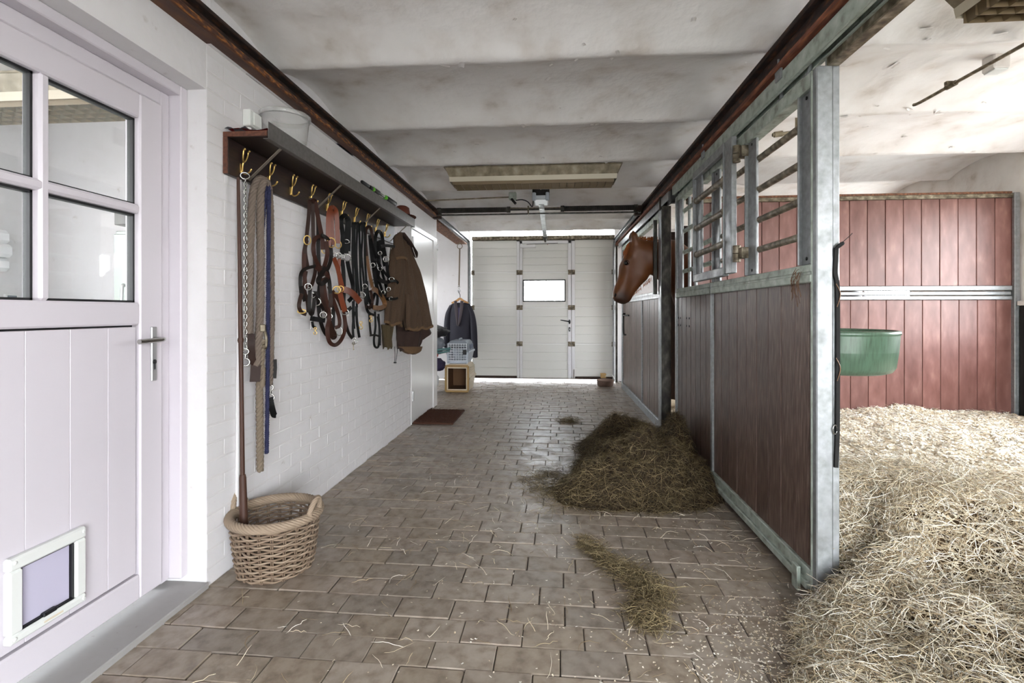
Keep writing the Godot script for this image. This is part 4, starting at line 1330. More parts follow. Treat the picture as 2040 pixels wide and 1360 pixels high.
func build_tack():
	var mb := MB.new()
	var t := thing("hook_shelf", P(WX + .02, 1.755, 3.25), "long dark wooden wall shelf with a metal front lip and brass hooks", "shelf")
	mb = MB.new(); mb.bxd(WX, WX + .022, 1.755, 1.915, 2.09, 4.40, .002); part(t, "back_board", mb, M.shelf)
	mb = MB.new(); mb.bxd(WX + .0, -1.24, 1.915, 1.94, 2.09, 4.40, .002); part(t, "top_board", mb, M.shelf)
	mb = MB.new(); mb.bxd(WX + .002, -1.242, 1.9165, 1.9385, 2.084, 2.0905, .001); mb.bxd(WX + .002, WX + .022, 1.757, 1.916, 2.084, 2.0905, .001); part(t, "edging", mb, M.shelf_edge)
	mb = MB.new(); mb.bxd(-1.24, -1.236, 1.905, 1.979, 2.09, 4.40, .001); mb.bxd(-1.262, -1.237, 1.9045, 1.9075, 2.09, 4.40, .001); part(t, "metal_lip", mb, M.lip)
	for d in [2.235, 2.90, 3.57, 4.27]:
		mb = MB.new()
		mb.bar(P(WX + .026, 1.765, d), P(-1.262, 1.908, d), .018, .004, Vector3(0, 0, 1), .001)
		part(t, "bracket", mb, M.strut)
	var hm := hook_mesh()
	for k in 10:
		put(t, "hook", hm, M.brass, Transform3D(Basis.from_scale(Vector3.ONE * .86), P(WX + .022, 1.785, 2.18 + .2165 * k)))
	# chain on the first hook
	t = thing("lead_chain", P(-1.385, .9, 2.15), "silver lead chain with a snap hook on the first hook", "chain")
	var link := MB.new()
	var lp := []
	for k in 14:
		var a := TAU * k / 14
		lp.append(Vector3(cos(a) * .0062, sin(a) * .0115 , 0))
	link.tube(lp, .0022, 6, true)
	var lm := link.mesh()
	var y := 1.742
	var n := 0
	while y > .975:
		put(t, "link", lm, M.chrome, Transform3D(Basis(Vector3.UP, .6 if n % 2 else .6 + PI / 2), P(-1.382, y, 2.151)))
		y -= .0175
		n += 1
	loop(t, "end_ring", P(-1.385, 1.762, 2.152), .018, .0036, M.chrome, .8)
	snap(t, P(-1.382, .985, 2.151), .085, M.chrome)
	# grey ropes
	t = thing("rope_halter", P(-1.37, 1.1, 2.25), "thick grey-brown braided rope looped over the second hook", "rope")
	for q in [[[P(-1.385, 1.05, 2.185), P(-1.385, 1.35, 2.188), P(-1.38, 1.65, 2.198), P(-1.375, 1.745, 2.222), P(-1.37, 1.775, 2.255), P(-1.365, 1.755, 2.29), P(-1.36, 1.68, 2.308), P(-1.36, 1.4, 2.315), P(-1.36, 1.1, 2.319), P(-1.36, .80, 2.304)], "rope_loop"],
			[[P(-1.36, .90, 2.205), P(-1.355, 1.10, 2.218), P(-1.355, 1.35, 2.225), P(-1.355, 1.65, 2.222), P(-1.352, 1.74, 2.235), P(-1.35, 1.765, 2.262), P(-1.35, 1.73, 2.285)], "rope_strand"]]:
		mb = MB.new()
		twisted(mb, resample(spline(q[0], 5), .012), .0185, 5, .11, 5)
		part(t, q[1], mb, M.rope_grey)
	mb = MB.new(); mb.strap(spline([P(-1.372, 1.05, 2.178), P(-1.368, 1.0, 2.172), P(-1.37, .93, 2.185), P(-1.36, .90, 2.205)], 5), .03, .006, FACE); part(t, "leather_keeper", mb, M.leather)
	mb = MB.new(); mb.strap([P(-1.362, .905, 2.198), P(-1.362, .87, 2.195), P(-1.362, .83, 2.190)], .042, .016, FACE); part(t, "leather_keeper", mb, M.leather)
	mb = MB.new(); mb.strap([P(-1.35, .92, 2.316), P(-1.35, .88, 2.318), P(-1.35, .83, 2.312)], .036, .014, FACE); part(t, "leather_keeper", mb, M.leather_dark)
	mb = MB.new(); mb.box(P(-1.34, 1.075, 2.215), Vector3(.026, .035, .02), .004, Basis(Vector3.UP, .6)); mb.tube(spline([P(-1.335, 1.06, 2.225), P(-1.33, 1.02, 2.23), P(-1.335, .98, 2.228), P(-1.335, 1.0, 2.215)], 4), .007, 8); part(t, "clasp", mb, M.galv_old)
	snap(t, P(-1.355, .80, 2.304), .085, M.chrome)
	mb = MB.new(); mb.strap(spline([P(-1.355, .74, 2.30), P(-1.35, .70, 2.305), P(-1.35, .655, 2.325), P(-1.348, .65, 2.335)], 4), .028, .010, FACE); part(t, "tongue", mb, M.leather_black)
	t = thing("twisted_rope", P(-1.37, .4, 2.24), "pale twisted rope end hanging below the grey rope", "rope")
	mb = MB.new(); twisted(mb, resample(spline([P(-1.35, 1.02, 2.225), P(-1.355, .86, 2.222), P(-1.365, .80, 2.232), P(-1.368, .6, 2.240), P(-1.37, .405, 2.245)], 5), .006), .0155, 3, .062, 7); part(t, "rope", mb, M.rope_tw)
	mb = MB.new(); mb.tube(spline([P(-1.35, .90, 2.225), P(-1.345, .86, 2.228), P(-1.35, .80, 2.226)], 4), [.008, .012, .014, .013, .010, .009, .012, .014, .009], 8); part(t, "whipping", mb, M.rope_tw)
	t = thing("blue_rope", P(-1.355, .48, 2.27), "dark blue braided rope hanging straight over the grey rope", "rope")
	mb = MB.new(); twisted(mb, resample(spline([P(-1.362, 1.5, 2.247), P(-1.352, 1.74, 2.262), P(-1.345, 1.752, 2.272), P(-1.343, 1.70, 2.272), P(-1.345, 1.3, 2.270), P(-1.345, .9, 2.266), P(-1.352, .482, 2.269)], 5), .009), .0115, 4, .03, 5); part(t, "rope", mb, M.rope_blue)
	# light switch, conduit
	t = thing("light_switch", P(WX, 2.0, 2.3), "pale surface light switch above the shelf end", "switch")
	mb = MB.new(); mb.bxd(WX, WX + .038, 2.018, 2.095, 2.225, 2.315, .004); part(t, "box", mb, M.flap)
	mb = MB.new(); mb.bxd(WX + .038, WX + .046, 2.025, 2.088, 2.245, 2.308, .003); part(t, "rocker", mb, M.flap)
	mb = MB.new(); mb.tube([P(WX + .012, 1.94, 2.26), P(WX + .012, 2.02, 2.26)], .010, 8); part(t, "conduit", mb, M.flap)
	t = thing("wall_conduit", P(WX, .3, 2.19), "thin white conduit running down the wall behind the shelf end", "pipe")
	mb = MB.new(); mb.tube([P(WX + .010, .02, 2.17), P(WX + .010, 1.76, 2.19)], .009, 8); part(t, "pipe", mb, M.wall)
	# things on the shelf
	t = thing("clear_bucket", P(-1.345, 1.94, 2.42), "clear plastic bucket standing on the shelf", "bucket")
	mb = MB.new()
	mb.lathe([Vector2(0, .0), Vector2(.088, .0), Vector2(.096, .008), Vector2(.116, .195), Vector2(.114, .195), Vector2(.094, .01), Vector2(0, .003)], P(-1.345, 1.94, 2.42), 32)
	part(t, "shell", mb, M.bucket_clear)
	mb = MB.new()
	mb.lathe([Vector2(.1165, .172), Vector2(.122, .176), Vector2(.122, .192), Vector2(.1175, .196), Vector2(.1165, .172)], P(-1.345, 1.94, 2.42), 32)
	part(t, "rim", mb, M.bucket_clear)
	t = thing("magazine", P(-1.34, 1.94, 2.16), "red magazine lying flat on the near shelf end", "magazine")
	mb = MB.new()
	mb.grid(8, 4, func(i, j): return P(-1.43 + i * .0225, 1.943 + .010 + .006 * sin(i * .8) + .002 * j, 2.10 + j * .045))
	mb.grid(8, 4, func(i, j): return P(-1.43 + i * .0225, 1.941 + .002 * absf(sin(i * .9)), 2.10 + (4 - j) * .045))
	part(t, "cover", mb, M.magazine)
	t = thing("paper_stack", P(-1.40, 1.94, 2.15), "dark crumpled papers beside the red magazine on the shelf", "papers")
	mb = MB.new()
	mb.grid(6, 4, func(i, j): return P(-1.444 + i * .016, 1.957 + .007 * sin(i * 1.3 + j), 2.095 + j * .03))
	part(t, "sheet", mb, M.bag_grey)
	t = thing("telescopic_pole", P(-1.30, 1.95, 3.7), "black telescopic pole with green rings lying on the shelf", "pole")
	var a := P(-1.246, 1.998, 3.24)
	var b := P(-1.243, 1.998, 3.86)
	var seg := [[-.10, .10, .012, "black", "grip"], [.12, .20, .014, "black", "collar"], [.20, .25, .017, "green", "green_ring"], [.25, .42, .016, "black", "collar"], [.42, .62, .009, "chrome", "rod"], [.62, .67, .017, "green", "green_ring"], [.67, 1.0, .019, "black", "handle"]]
	for s in seg:
		mb = MB.new()
		mb.tube([a.lerp(b, s[0]), a.lerp(b, s[0] + .015), a.lerp(b, s[1] - .015), a.lerp(b, s[1])], [s[2] * .8, s[2], s[2], s[2] * .8], 12)
		part(t, s[4], mb, M[s[3]])
	t = thing("felt_hat", P(-1.30, 1.94, 4.28), "red-brown felt hat on the far end of the shelf", "hat")
	var ho := P(-1.318, 1.975, 4.30)
	mb = MB.new()
	mb.lathe([Vector2(.078, .0), Vector2(.076, .04), Vector2(.068, .085), Vector2(.045, .098), Vector2(0, .088)], ho, 28, Basis.from_scale(Vector3(.82, 1, 1.1)))
	part(t, "crown", mb, M.hat)
	mb = MB.new()
	for s in [0, 1]:
		mb.grid(24 if s else 24, 4, func(i, j):
			var jj: int = j if s else 4 - j
			var an: float = TAU * (i % 24) / 24
			var r := .076 + jj * .016
			return ho + Vector3(r * cos(an) * .82, .002 - .003 * s + .010 * jj * .25 * absf(cos(an)), r * sin(an) * 1.1))
	part(t, "brim", mb, M.hat)
	# long stick standing in the basket
	t = thing("walking_stick", P(-1.34, .02, 2.1), "long brown stick standing in the wicker basket against the shelf", "stick")
	mb = MB.new()
	var top := P(-1.405, 1.75, 2.135)
	var mid := P(-1.352, .44, 2.085)
	var bot := P(-1.335, .03, 2.075)
	mb.tube([top, top.lerp(mid, .25), top.lerp(mid, .5), top.lerp(mid, .75), mid], [.007, .008, .0098, .009, .0095], 8)
	mb.tube([top.lerp(mid, .545), top.lerp(mid, .553), top.lerp(mid, .562)], [.011, .0135, .011], 8)
	part(t, "shaft", mb, M.stick)
	mb = MB.new(); mb.tube([mid, mid.lerp(bot, .03), mid.lerp(bot, .5), bot], [.012, .0145, .0175, .0185], 10); part(t, "grip", mb, M.stick)
	t = thing("bridle", P(-1.420, 1.802, 2.842), "dark brown leather bridle with knotted rubber reins on the fourth hook", "bridle", "tack hanging from the hook rail")
	band(t, "headpiece", [P(-1.385, 1.402, 2.731), P(-1.385, 1.490, 2.702), P(-1.385, 1.577, 2.719), P(-1.385, 1.694, 2.743), P(-1.385, 1.776, 2.754), P(-1.385, 1.793, 2.778), P(-1.385, 1.761, 2.790), P(-1.385, 1.588, 2.796), P(-1.385, 1.445, 2.815), P(-1.385, 1.387, 2.821), P(-1.385, 1.312, 2.784), P(-1.385, 1.290, 2.754)], 0.0200, M.leather, 0.0035, 5)
	band(t, "crown_strap", [P(-1.390, 1.555, 2.729), P(-1.390, 1.476, 2.701), P(-1.390, 1.377, 2.701), P(-1.390, 1.280, 2.718)], 0.0220, M.rein, 0.0035, 5)
	band(t, "loop_strap", [P(-1.375, 1.778, 2.764), P(-1.375, 1.791, 2.794), P(-1.375, 1.738, 2.819), P(-1.375, 1.656, 2.857), P(-1.375, 1.587, 2.889), P(-1.375, 1.522, 2.896)], 0.0240, M.rein, 0.0035, 5)
	band(t, "browband", [P(-1.370, 1.248, 2.629), P(-1.370, 1.316, 2.618), P(-1.370, 1.366, 2.634), P(-1.370, 1.394, 2.696), P(-1.370, 1.414, 2.796)], 0.0180, M.leather_dark, 0.0035, 5)
	band(t, "cheekpiece", [P(-1.365, 1.289, 2.614), P(-1.365, 1.257, 2.630), P(-1.365, 1.208, 2.658)], 0.0180, M.leather_dark, 0.0035, 5)
	band(t, "noseband", [P(-1.360, 1.248, 2.615), P(-1.360, 1.207, 2.593), P(-1.360, 1.174, 2.588), P(-1.360, 1.147, 2.615), P(-1.360, 1.136, 2.665)], 0.0200, M.leather, 0.0035, 5)
	loop(t, "noseband_buckle", P(-1.355, 1.153, 2.605), 0.0200, 0.0030, M.brass, 0.50)
	loop(t, "crown_buckle", P(-1.370, 1.550, 2.696), 0.0180, 0.0030, M.brass, 1.40)
	band(t, "throat_strap", [P(-1.370, 1.283, 2.730), P(-1.370, 1.209, 2.719), P(-1.370, 1.153, 2.725), P(-1.370, 1.139, 2.754), P(-1.370, 1.211, 2.778), P(-1.370, 1.269, 2.790)], 0.0200, M.leather_dark, 0.0035, 5)
	loop(t, "bit_ring", P(-1.365, 1.290, 2.697), 0.0180, 0.0032, M.chrome, 1.00)
	band(t, "curb_strap", [P(-1.362, 1.253, 2.756), P(-1.362, 1.206, 2.824), P(-1.362, 1.159, 2.881)], 0.0160, M.leather_dark, 0.0035, 5)
	loop(t, "bit_ring", P(-1.365, 1.208, 2.799), 0.0210, 0.0036, M.chrome, 1.00)
	loop(t, "bit_ring", P(-1.365, 1.132, 2.881), 0.0180, 0.0034, M.chrome, 1.00)
	band(t, "rein", [P(-1.370, 1.598, 2.866), P(-1.370, 1.573, 2.790), P(-1.370, 1.512, 2.766), P(-1.370, 1.457, 2.790), P(-1.370, 1.418, 2.840), P(-1.370, 1.389, 2.918)], 0.0220, M.rein, 0.0060, 5)
	band(t, "rein", [P(-1.360, 1.601, 2.845), P(-1.360, 1.585, 2.937), P(-1.360, 1.507, 2.978), P(-1.360, 1.427, 2.944), P(-1.360, 1.376, 2.877), P(-1.360, 1.362, 2.807)], 0.0220, M.leather_dark, 0.0060, 5)
	band(t, "rein", [P(-1.352, 1.572, 2.893), P(-1.352, 1.499, 2.906), P(-1.352, 1.420, 2.867), P(-1.352, 1.386, 2.815)], 0.0240, M.rein, 0.0060, 5)
	band(t, "rein_knot", [P(-1.345, 1.404, 2.752), P(-1.345, 1.386, 2.813), P(-1.345, 1.376, 2.878), P(-1.345, 1.353, 2.891), P(-1.345, 1.334, 2.826), P(-1.345, 1.348, 2.770)], 0.0260, M.rein, 0.0080, 5)
	band(t, "rein_knot", [P(-1.335, 1.412, 2.843), P(-1.335, 1.367, 2.792), P(-1.335, 1.324, 2.755), P(-1.335, 1.313, 2.805), P(-1.335, 1.346, 2.870)], 0.0260, M.leather_dark, 0.0080, 5)
	band(t, "rein", [P(-1.345, 1.406, 2.878), P(-1.345, 1.334, 2.918), P(-1.345, 1.244, 2.932), P(-1.345, 1.183, 2.932)], 0.0220, M.leather_dark, 0.0050, 5)
	band(t, "rein_end", [P(-1.340, 1.259, 2.921), P(-1.340, 1.214, 2.928), P(-1.340, 1.177, 2.921)], 0.0240, M.leather, 0.0060, 5)
	snap(t, P(-1.365, 1.184, 2.961), 0.0850, M.chrome)
	band(t, "rein", [P(-1.360, 1.331, 2.870), P(-1.360, 1.243, 2.897), P(-1.360, 1.123, 2.951), P(-1.360, 1.047, 2.923), P(-1.360, 0.970, 2.951), P(-1.360, 0.943, 3.035), P(-1.360, 0.973, 3.124), P(-1.360, 1.038, 3.179), P(-1.360, 1.121, 3.171), P(-1.360, 1.217, 3.094), P(-1.360, 1.277, 2.992)], 0.0240, M.rein, 0.0050, 6)
	band(t, "rein", [P(-1.370, 1.325, 2.866), P(-1.370, 1.242, 2.879), P(-1.370, 1.153, 2.931), P(-1.370, 1.060, 3.000), P(-1.370, 1.001, 3.057), P(-1.370, 0.991, 3.014), P(-1.370, 1.061, 2.959)], 0.0220, M.leather, 0.0050, 6)
	band(t, "rein", [P(-1.350, 1.304, 2.922), P(-1.350, 1.215, 2.991), P(-1.350, 1.122, 3.064), P(-1.350, 1.064, 3.071), P(-1.350, 1.053, 3.013)], 0.0220, M.rein, 0.0050, 6)
	band(t, "pad", [P(-1.375, 1.113, 2.752), P(-1.375, 1.106, 2.825), P(-1.375, 1.099, 2.915)], 0.0280, M.leather_black, 0.0120, 5)
	band(t, "tail_strap", [P(-1.375, 1.095, 2.764), P(-1.375, 1.066, 2.776), P(-1.375, 1.060, 2.807)], 0.0140, M.leather_black, 0.0035, 5)
	snap(t, P(-1.365, 1.061, 2.780), 0.0450, M.brass)
	loop(t, "small_ring", P(-1.370, 1.024, 3.117), 0.0180, 0.0030, M.chrome, 1.50)
	t = thing("halter", P(-1.420, 1.799, 3.124), "tan leather halter with brass buckles beside the knotted bridle", "halter", "tack hanging from the hook rail")
	band(t, "crown_strap", [P(-1.360, 1.549, 2.944), P(-1.360, 1.639, 2.937), P(-1.360, 1.738, 2.944), P(-1.360, 1.783, 2.971), P(-1.360, 1.795, 3.014), P(-1.360, 1.768, 3.050), P(-1.360, 1.676, 3.064), P(-1.360, 1.582, 3.072)], 0.0280, M.leather_tan, 0.0050, 5)
	band(t, "crown_strap", [P(-1.375, 1.568, 3.040), P(-1.375, 1.669, 3.025), P(-1.375, 1.763, 3.025), P(-1.375, 1.791, 3.054)], 0.0220, M.leather_tan, 0.0050, 5)
	loop(t, "buckle", P(-1.345, 1.570, 2.945), 0.0240, 0.0035, M.brass, 1.20)
	loop(t, "buckle", P(-1.360, 1.576, 3.079), 0.0180, 0.0032, M.brass, 1.30)
	loop(t, "square_ring", P(-1.350, 1.502, 3.013), 0.0170, 0.0035, M.chrome, 0.80)
	loop(t, "square_ring", P(-1.355, 1.506, 3.075), 0.0160, 0.0035, M.chrome, 1.20)
	band(t, "cheek_strap", [P(-1.345, 1.480, 2.980), P(-1.345, 1.429, 3.031), P(-1.345, 1.369, 3.067), P(-1.345, 1.307, 3.105)], 0.0260, M.leather_tan, 0.0070, 5)
	band(t, "cheek_strap", [P(-1.360, 1.489, 3.094), P(-1.360, 1.392, 3.087), P(-1.360, 1.314, 3.109)], 0.0200, M.leather_tan, 0.0050, 5)
	loop(t, "square_ring", P(-1.345, 1.287, 3.023), 0.0220, 0.0040, M.brass, 1.00)
	loop(t, "square_ring", P(-1.345, 1.296, 3.082), 0.0180, 0.0035, M.brass, 1.00)
	band(t, "noseband", [P(-1.335, 1.294, 3.090), P(-1.335, 1.285, 3.184), P(-1.335, 1.261, 3.275), P(-1.335, 1.219, 3.363)], 0.0400, M.leather_tan, 0.0160, 5)
	band(t, "chin_strap", [P(-1.340, 1.270, 3.056), P(-1.340, 1.217, 3.086), P(-1.340, 1.153, 3.132)], 0.0320, M.leather_tan, 0.0080, 5)
	loop(t, "chin_ring", P(-1.345, 1.150, 3.144), 0.0220, 0.0040, M.chrome, 0.80)
	t = thing("halter", P(-1.420, 1.771, 3.327), "black webbing halter with chrome rings beside the tan halter", "halter", "tack hanging from the hook rail")
	band(t, "crown_strap", [P(-1.375, 1.519, 3.167), P(-1.375, 1.646, 3.182), P(-1.375, 1.739, 3.151), P(-1.375, 1.779, 3.190), P(-1.375, 1.785, 3.238), P(-1.375, 1.741, 3.254), P(-1.375, 1.621, 3.238), P(-1.375, 1.538, 3.238)], 0.0280, M.leather_black, 0.0035, 5)
	band(t, "crown_strap", [P(-1.365, 1.777, 3.215), P(-1.365, 1.758, 3.255), P(-1.365, 1.657, 3.255), P(-1.365, 1.555, 3.247)], 0.0260, M.leather_black, 0.0035, 5)
	loop(t, "slide_buckle", P(-1.360, 1.613, 3.203), 0.0180, 0.0030, M.chrome, 0.70)
	loop(t, "ring", P(-1.355, 1.507, 3.207), 0.0220, 0.0036, M.chrome, 1.00)
	loop(t, "ring", P(-1.360, 1.503, 3.140), 0.0160, 0.0030, M.chrome, 1.00)
	band(t, "cheek_strap", [P(-1.370, 1.495, 3.155), P(-1.370, 1.416, 3.179), P(-1.370, 1.301, 3.186), P(-1.370, 1.219, 3.179)], 0.0260, M.leather_black, 0.0035, 5)
	band(t, "noseband", [P(-1.360, 1.485, 3.219), P(-1.360, 1.405, 3.260), P(-1.360, 1.324, 3.311), P(-1.360, 1.255, 3.302), P(-1.360, 1.220, 3.235)], 0.0260, M.leather_black, 0.0035, 5)
	band(t, "chin_strap", [P(-1.370, 1.219, 3.179), P(-1.370, 1.160, 3.226), P(-1.370, 1.181, 3.309)], 0.0240, M.leather_black, 0.0035, 5)
	t = thing("reins", P(-1.420, 1.800, 3.484), "bundle of flat black reins hanging on the seventh hook", "reins", "tack hanging from the hook rail")
	band(t, "rein", [P(-1.385, 1.759, 3.398), P(-1.385, 1.761, 3.371), P(-1.385, 1.675, 3.371), P(-1.385, 1.535, 3.363), P(-1.385, 1.397, 3.380), P(-1.385, 1.224, 3.398)], 0.0150, M.leather_black, 0.0050, 5)
	band(t, "rein", [P(-1.377, 1.762, 3.414), P(-1.377, 1.764, 3.387), P(-1.377, 1.676, 3.378), P(-1.377, 1.536, 3.378), P(-1.377, 1.399, 3.405), P(-1.377, 1.182, 3.423)], 0.0150, M.nylon_green, 0.0050, 5)
	band(t, "rein", [P(-1.369, 1.766, 3.439), P(-1.369, 1.768, 3.412), P(-1.369, 1.679, 3.403), P(-1.369, 1.538, 3.394), P(-1.369, 1.399, 3.412), P(-1.369, 1.260, 3.448)], 0.0150, M.leather_black, 0.0050, 5)
	band(t, "rein", [P(-1.385, 1.780, 3.517), P(-1.385, 1.782, 3.489), P(-1.385, 1.692, 3.489), P(-1.385, 1.550, 3.498), P(-1.385, 1.406, 3.507), P(-1.385, 1.299, 3.526)], 0.0150, M.nylon_green, 0.0050, 5)
	band(t, "rein", [P(-1.377, 1.784, 3.544), P(-1.377, 1.787, 3.515), P(-1.377, 1.698, 3.525), P(-1.377, 1.550, 3.506), P(-1.377, 1.409, 3.544), P(-1.377, 1.246, 3.573)], 0.0150, M.leather_black, 0.0050, 5)
	band(t, "rein", [P(-1.369, 1.787, 3.562), P(-1.369, 1.790, 3.533), P(-1.369, 1.702, 3.552), P(-1.369, 1.556, 3.552), P(-1.369, 1.411, 3.572), P(-1.369, 1.206, 3.602)], 0.0150, M.nylon_green, 0.0050, 5)
	band(t, "rein", [P(-1.380, 1.223, 3.368), P(-1.380, 1.119, 3.368), P(-1.380, 1.032, 3.377)], 0.0200, M.leather_black, 0.0035, 5)
	band(t, "rein", [P(-1.375, 1.189, 3.409), P(-1.375, 1.083, 3.418), P(-1.375, 0.968, 3.463)], 0.0180, M.leather_black, 0.0035, 5)
	band(t, "rein", [P(-1.370, 1.153, 3.361), P(-1.370, 1.050, 3.335), P(-1.370, 0.974, 3.344)], 0.0160, M.leather_black, 0.0035, 5)
	snap(t, P(-1.365, 1.082, 3.466), 0.0600, M.brass)
	snap(t, P(-1.365, 0.974, 3.349), 0.0500, M.chrome)
	loop(t, "key_ring", P(-1.370, 0.945, 3.379), 0.0140, 0.0020, M.chrome, 1.00)
	key(t, P(-1.370, 0.933, 3.344))
	loop(t, "bit_ring", P(-1.365, 1.269, 3.494), 0.0200, 0.0034, M.chrome, 1.00)
	loop(t, "bit_ring", P(-1.365, 1.336, 3.542), 0.0160, 0.0030, M.chrome, 1.00)
	band(t, "keeper", [P(-1.380, 1.087, 3.234), P(-1.380, 1.011, 3.283), P(-1.380, 0.967, 3.351)], 0.0200, M.leather_dark, 0.0030, 5)
	t = thing("bridle", P(-1.420, 1.777, 3.789), "brown bridle with a pale tan noseband hanging past the black reins", "bridle", "tack hanging from the hook rail")
	band(t, "headpiece", [P(-1.370, 1.524, 3.604), P(-1.370, 1.667, 3.565), P(-1.370, 1.749, 3.575), P(-1.370, 1.785, 3.635), P(-1.370, 1.760, 3.686), P(-1.370, 1.649, 3.707)], 0.0220, M.leather, 0.0035, 5)
	band(t, "cheekpiece", [P(-1.360, 1.557, 3.568), P(-1.360, 1.450, 3.608), P(-1.360, 1.335, 3.680)], 0.0220, M.leather_lt, 0.0040, 5)
	loop(t, "ring", P(-1.365, 1.523, 3.591), 0.0160, 0.0030, M.chrome, 1.00)
	band(t, "noseband", [P(-1.330, 1.324, 3.599), P(-1.330, 1.299, 3.727), P(-1.330, 1.244, 3.840), P(-1.330, 1.201, 3.863), P(-1.330, 1.181, 3.771), P(-1.330, 1.183, 3.620)], 0.0340, M.leather_lt, 0.0080, 5)
	band(t, "chin_strap", [P(-1.360, 1.311, 3.639), P(-1.360, 1.229, 3.680), P(-1.360, 1.184, 3.639), P(-1.360, 1.190, 3.539)], 0.0220, M.leather, 0.0040, 5)
	loop(t, "buckle", P(-1.340, 1.308, 3.668), 0.0120, 0.0025, M.chrome, 1.00)
	band(t, "cheekpiece", [P(-1.345, 1.690, 3.599), P(-1.345, 1.589, 3.682), P(-1.345, 1.505, 3.802), P(-1.345, 1.439, 3.980)], 0.0200, M.leather_black, 0.0040, 5)
	loop(t, "bit_ring", P(-1.350, 1.177, 3.717), 0.0180, 0.0038, M.chrome, 1.00)
	snap(t, P(-1.365, 1.124, 3.663), 0.0550, M.brass)
	loop(t, "bit_ring", P(-1.345, 1.169, 3.747), 0.0130, 0.0030, M.chrome, 1.00)
	t = thing("bridle", P(-1.420, 1.776, 3.991), "black bridle with round bit rings in front of the brown coat", "bridle", "tack hanging from the hook rail")
	band(t, "headpiece", [P(-1.350, 1.535, 3.717), P(-1.350, 1.668, 3.706), P(-1.350, 1.752, 3.739), P(-1.350, 1.775, 3.805), P(-1.350, 1.748, 3.863), P(-1.350, 1.673, 3.898), P(-1.350, 1.591, 3.946)], 0.0260, M.leather_black, 0.0035, 5)
	band(t, "browband", [P(-1.300, 1.642, 3.686), P(-1.300, 1.667, 3.823), P(-1.300, 1.685, 4.021)], 0.0220, M.leather_black, 0.0100, 5)
	loop(t, "ring", P(-1.320, 1.566, 3.870), 0.0220, 0.0040, M.chrome, 1.00)
	loop(t, "ring", P(-1.345, 1.499, 3.650), 0.0160, 0.0030, M.chrome, 1.00)
	band(t, "cheekpiece", [P(-1.320, 1.544, 3.882), P(-1.320, 1.474, 3.906), P(-1.320, 1.397, 3.955)], 0.0240, M.leather_black, 0.0035, 5)
	band(t, "noseband", [P(-1.325, 1.472, 3.648), P(-1.325, 1.402, 3.724), P(-1.325, 1.384, 3.872), P(-1.325, 1.398, 3.970)], 0.0300, M.leather_black, 0.0080, 5)
	band(t, "throat_strap", [P(-1.280, 1.391, 3.859), P(-1.280, 1.400, 4.011), P(-1.280, 1.344, 4.119), P(-1.280, 1.289, 4.119), P(-1.280, 1.256, 3.985), P(-1.280, 1.256, 3.835)], 0.0200, M.leather_black, 0.0040, 5)
	band(t, "throat_strap", [P(-1.325, 1.451, 3.617), P(-1.325, 1.324, 3.691), P(-1.325, 1.264, 3.837), P(-1.325, 1.252, 3.995)], 0.0260, M.leather_black, 0.0035, 5)
	loop(t, "bit_ring", P(-1.300, 1.413, 3.945), 0.0200, 0.0050, M.chrome, 0.70)
	loop(t, "bit_ring", P(-1.310, 1.330, 3.900), 0.0160, 0.0036, M.chrome, 1.00)
	loop(t, "bit_ring", P(-1.310, 1.255, 3.962), 0.0160, 0.0036, M.chrome, 1.00)
	loop(t, "ring", P(-1.335, 1.603, 3.774), 0.0140, 0.0030, M.chrome, 1.00)
	band(t, "cheekpiece", [P(-1.345, 1.708, 3.802), P(-1.345, 1.626, 3.837), P(-1.345, 1.514, 3.907)], 0.0220, M.leather_black, 0.0035, 5)
	band(t, "rein", [P(-1.360, 1.154, 3.734), P(-1.360, 1.039, 3.744), P(-1.360, 0.940, 3.712), P(-1.360, 0.885, 3.734), P(-1.360, 0.884, 3.811), P(-1.360, 0.997, 3.833), P(-1.360, 1.134, 3.811)], 0.0160, M.leather_black, 0.0040, 6)
	band(t, "rein", [P(-1.355, 0.975, 3.615), P(-1.355, 0.974, 3.720), P(-1.355, 0.958, 3.819)], 0.0140, M.leather_dark, 0.0040, 5)
	t = thing("martingale", P(-1.420, 1.771, 3.799), "tangle of black straps with small rings between the two far bridles", "harness", "tack hanging from the hook rail")
	band(t, "strap", [P(-1.367, 1.743, 3.699), P(-1.367, 1.612, 3.721), P(-1.367, 1.465, 3.786), P(-1.367, 1.334, 3.899), P(-1.367, 1.237, 4.020)], 0.0200, M.leather_black, 0.0050, 5)
	band(t, "strap", [P(-1.371, 1.724, 3.648), P(-1.371, 1.571, 3.689), P(-1.371, 1.424, 3.753), P(-1.371, 1.272, 3.819), P(-1.371, 1.185, 3.797)], 0.0200, M.leather_black, 0.0050, 5)
	band(t, "strap", [P(-1.375, 1.732, 3.753), P(-1.375, 1.586, 3.830), P(-1.375, 1.458, 3.946), P(-1.375, 1.320, 4.043), P(-1.375, 1.187, 3.994)], 0.0200, M.leather_black, 0.0050, 5)
	band(t, "strap", [P(-1.367, 1.701, 3.808), P(-1.367, 1.549, 3.853), P(-1.367, 1.388, 3.808), P(-1.367, 1.230, 3.699), P(-1.367, 1.172, 3.627)], 0.0200, M.leather_black, 0.0050, 5)
	band(t, "strap", [P(-1.375, 1.376, 3.598), P(-1.375, 1.266, 3.638), P(-1.375, 1.184, 3.721), P(-1.375, 1.162, 3.876), P(-1.375, 1.196, 4.043)], 0.0200, M.leather_black, 0.0050, 5)
	band(t, "strap", [P(-1.363, 1.318, 3.547), P(-1.363, 1.227, 3.547), P(-1.363, 1.146, 3.606), P(-1.363, 1.123, 3.753)], 0.0200, M.leather_black, 0.0050, 5)
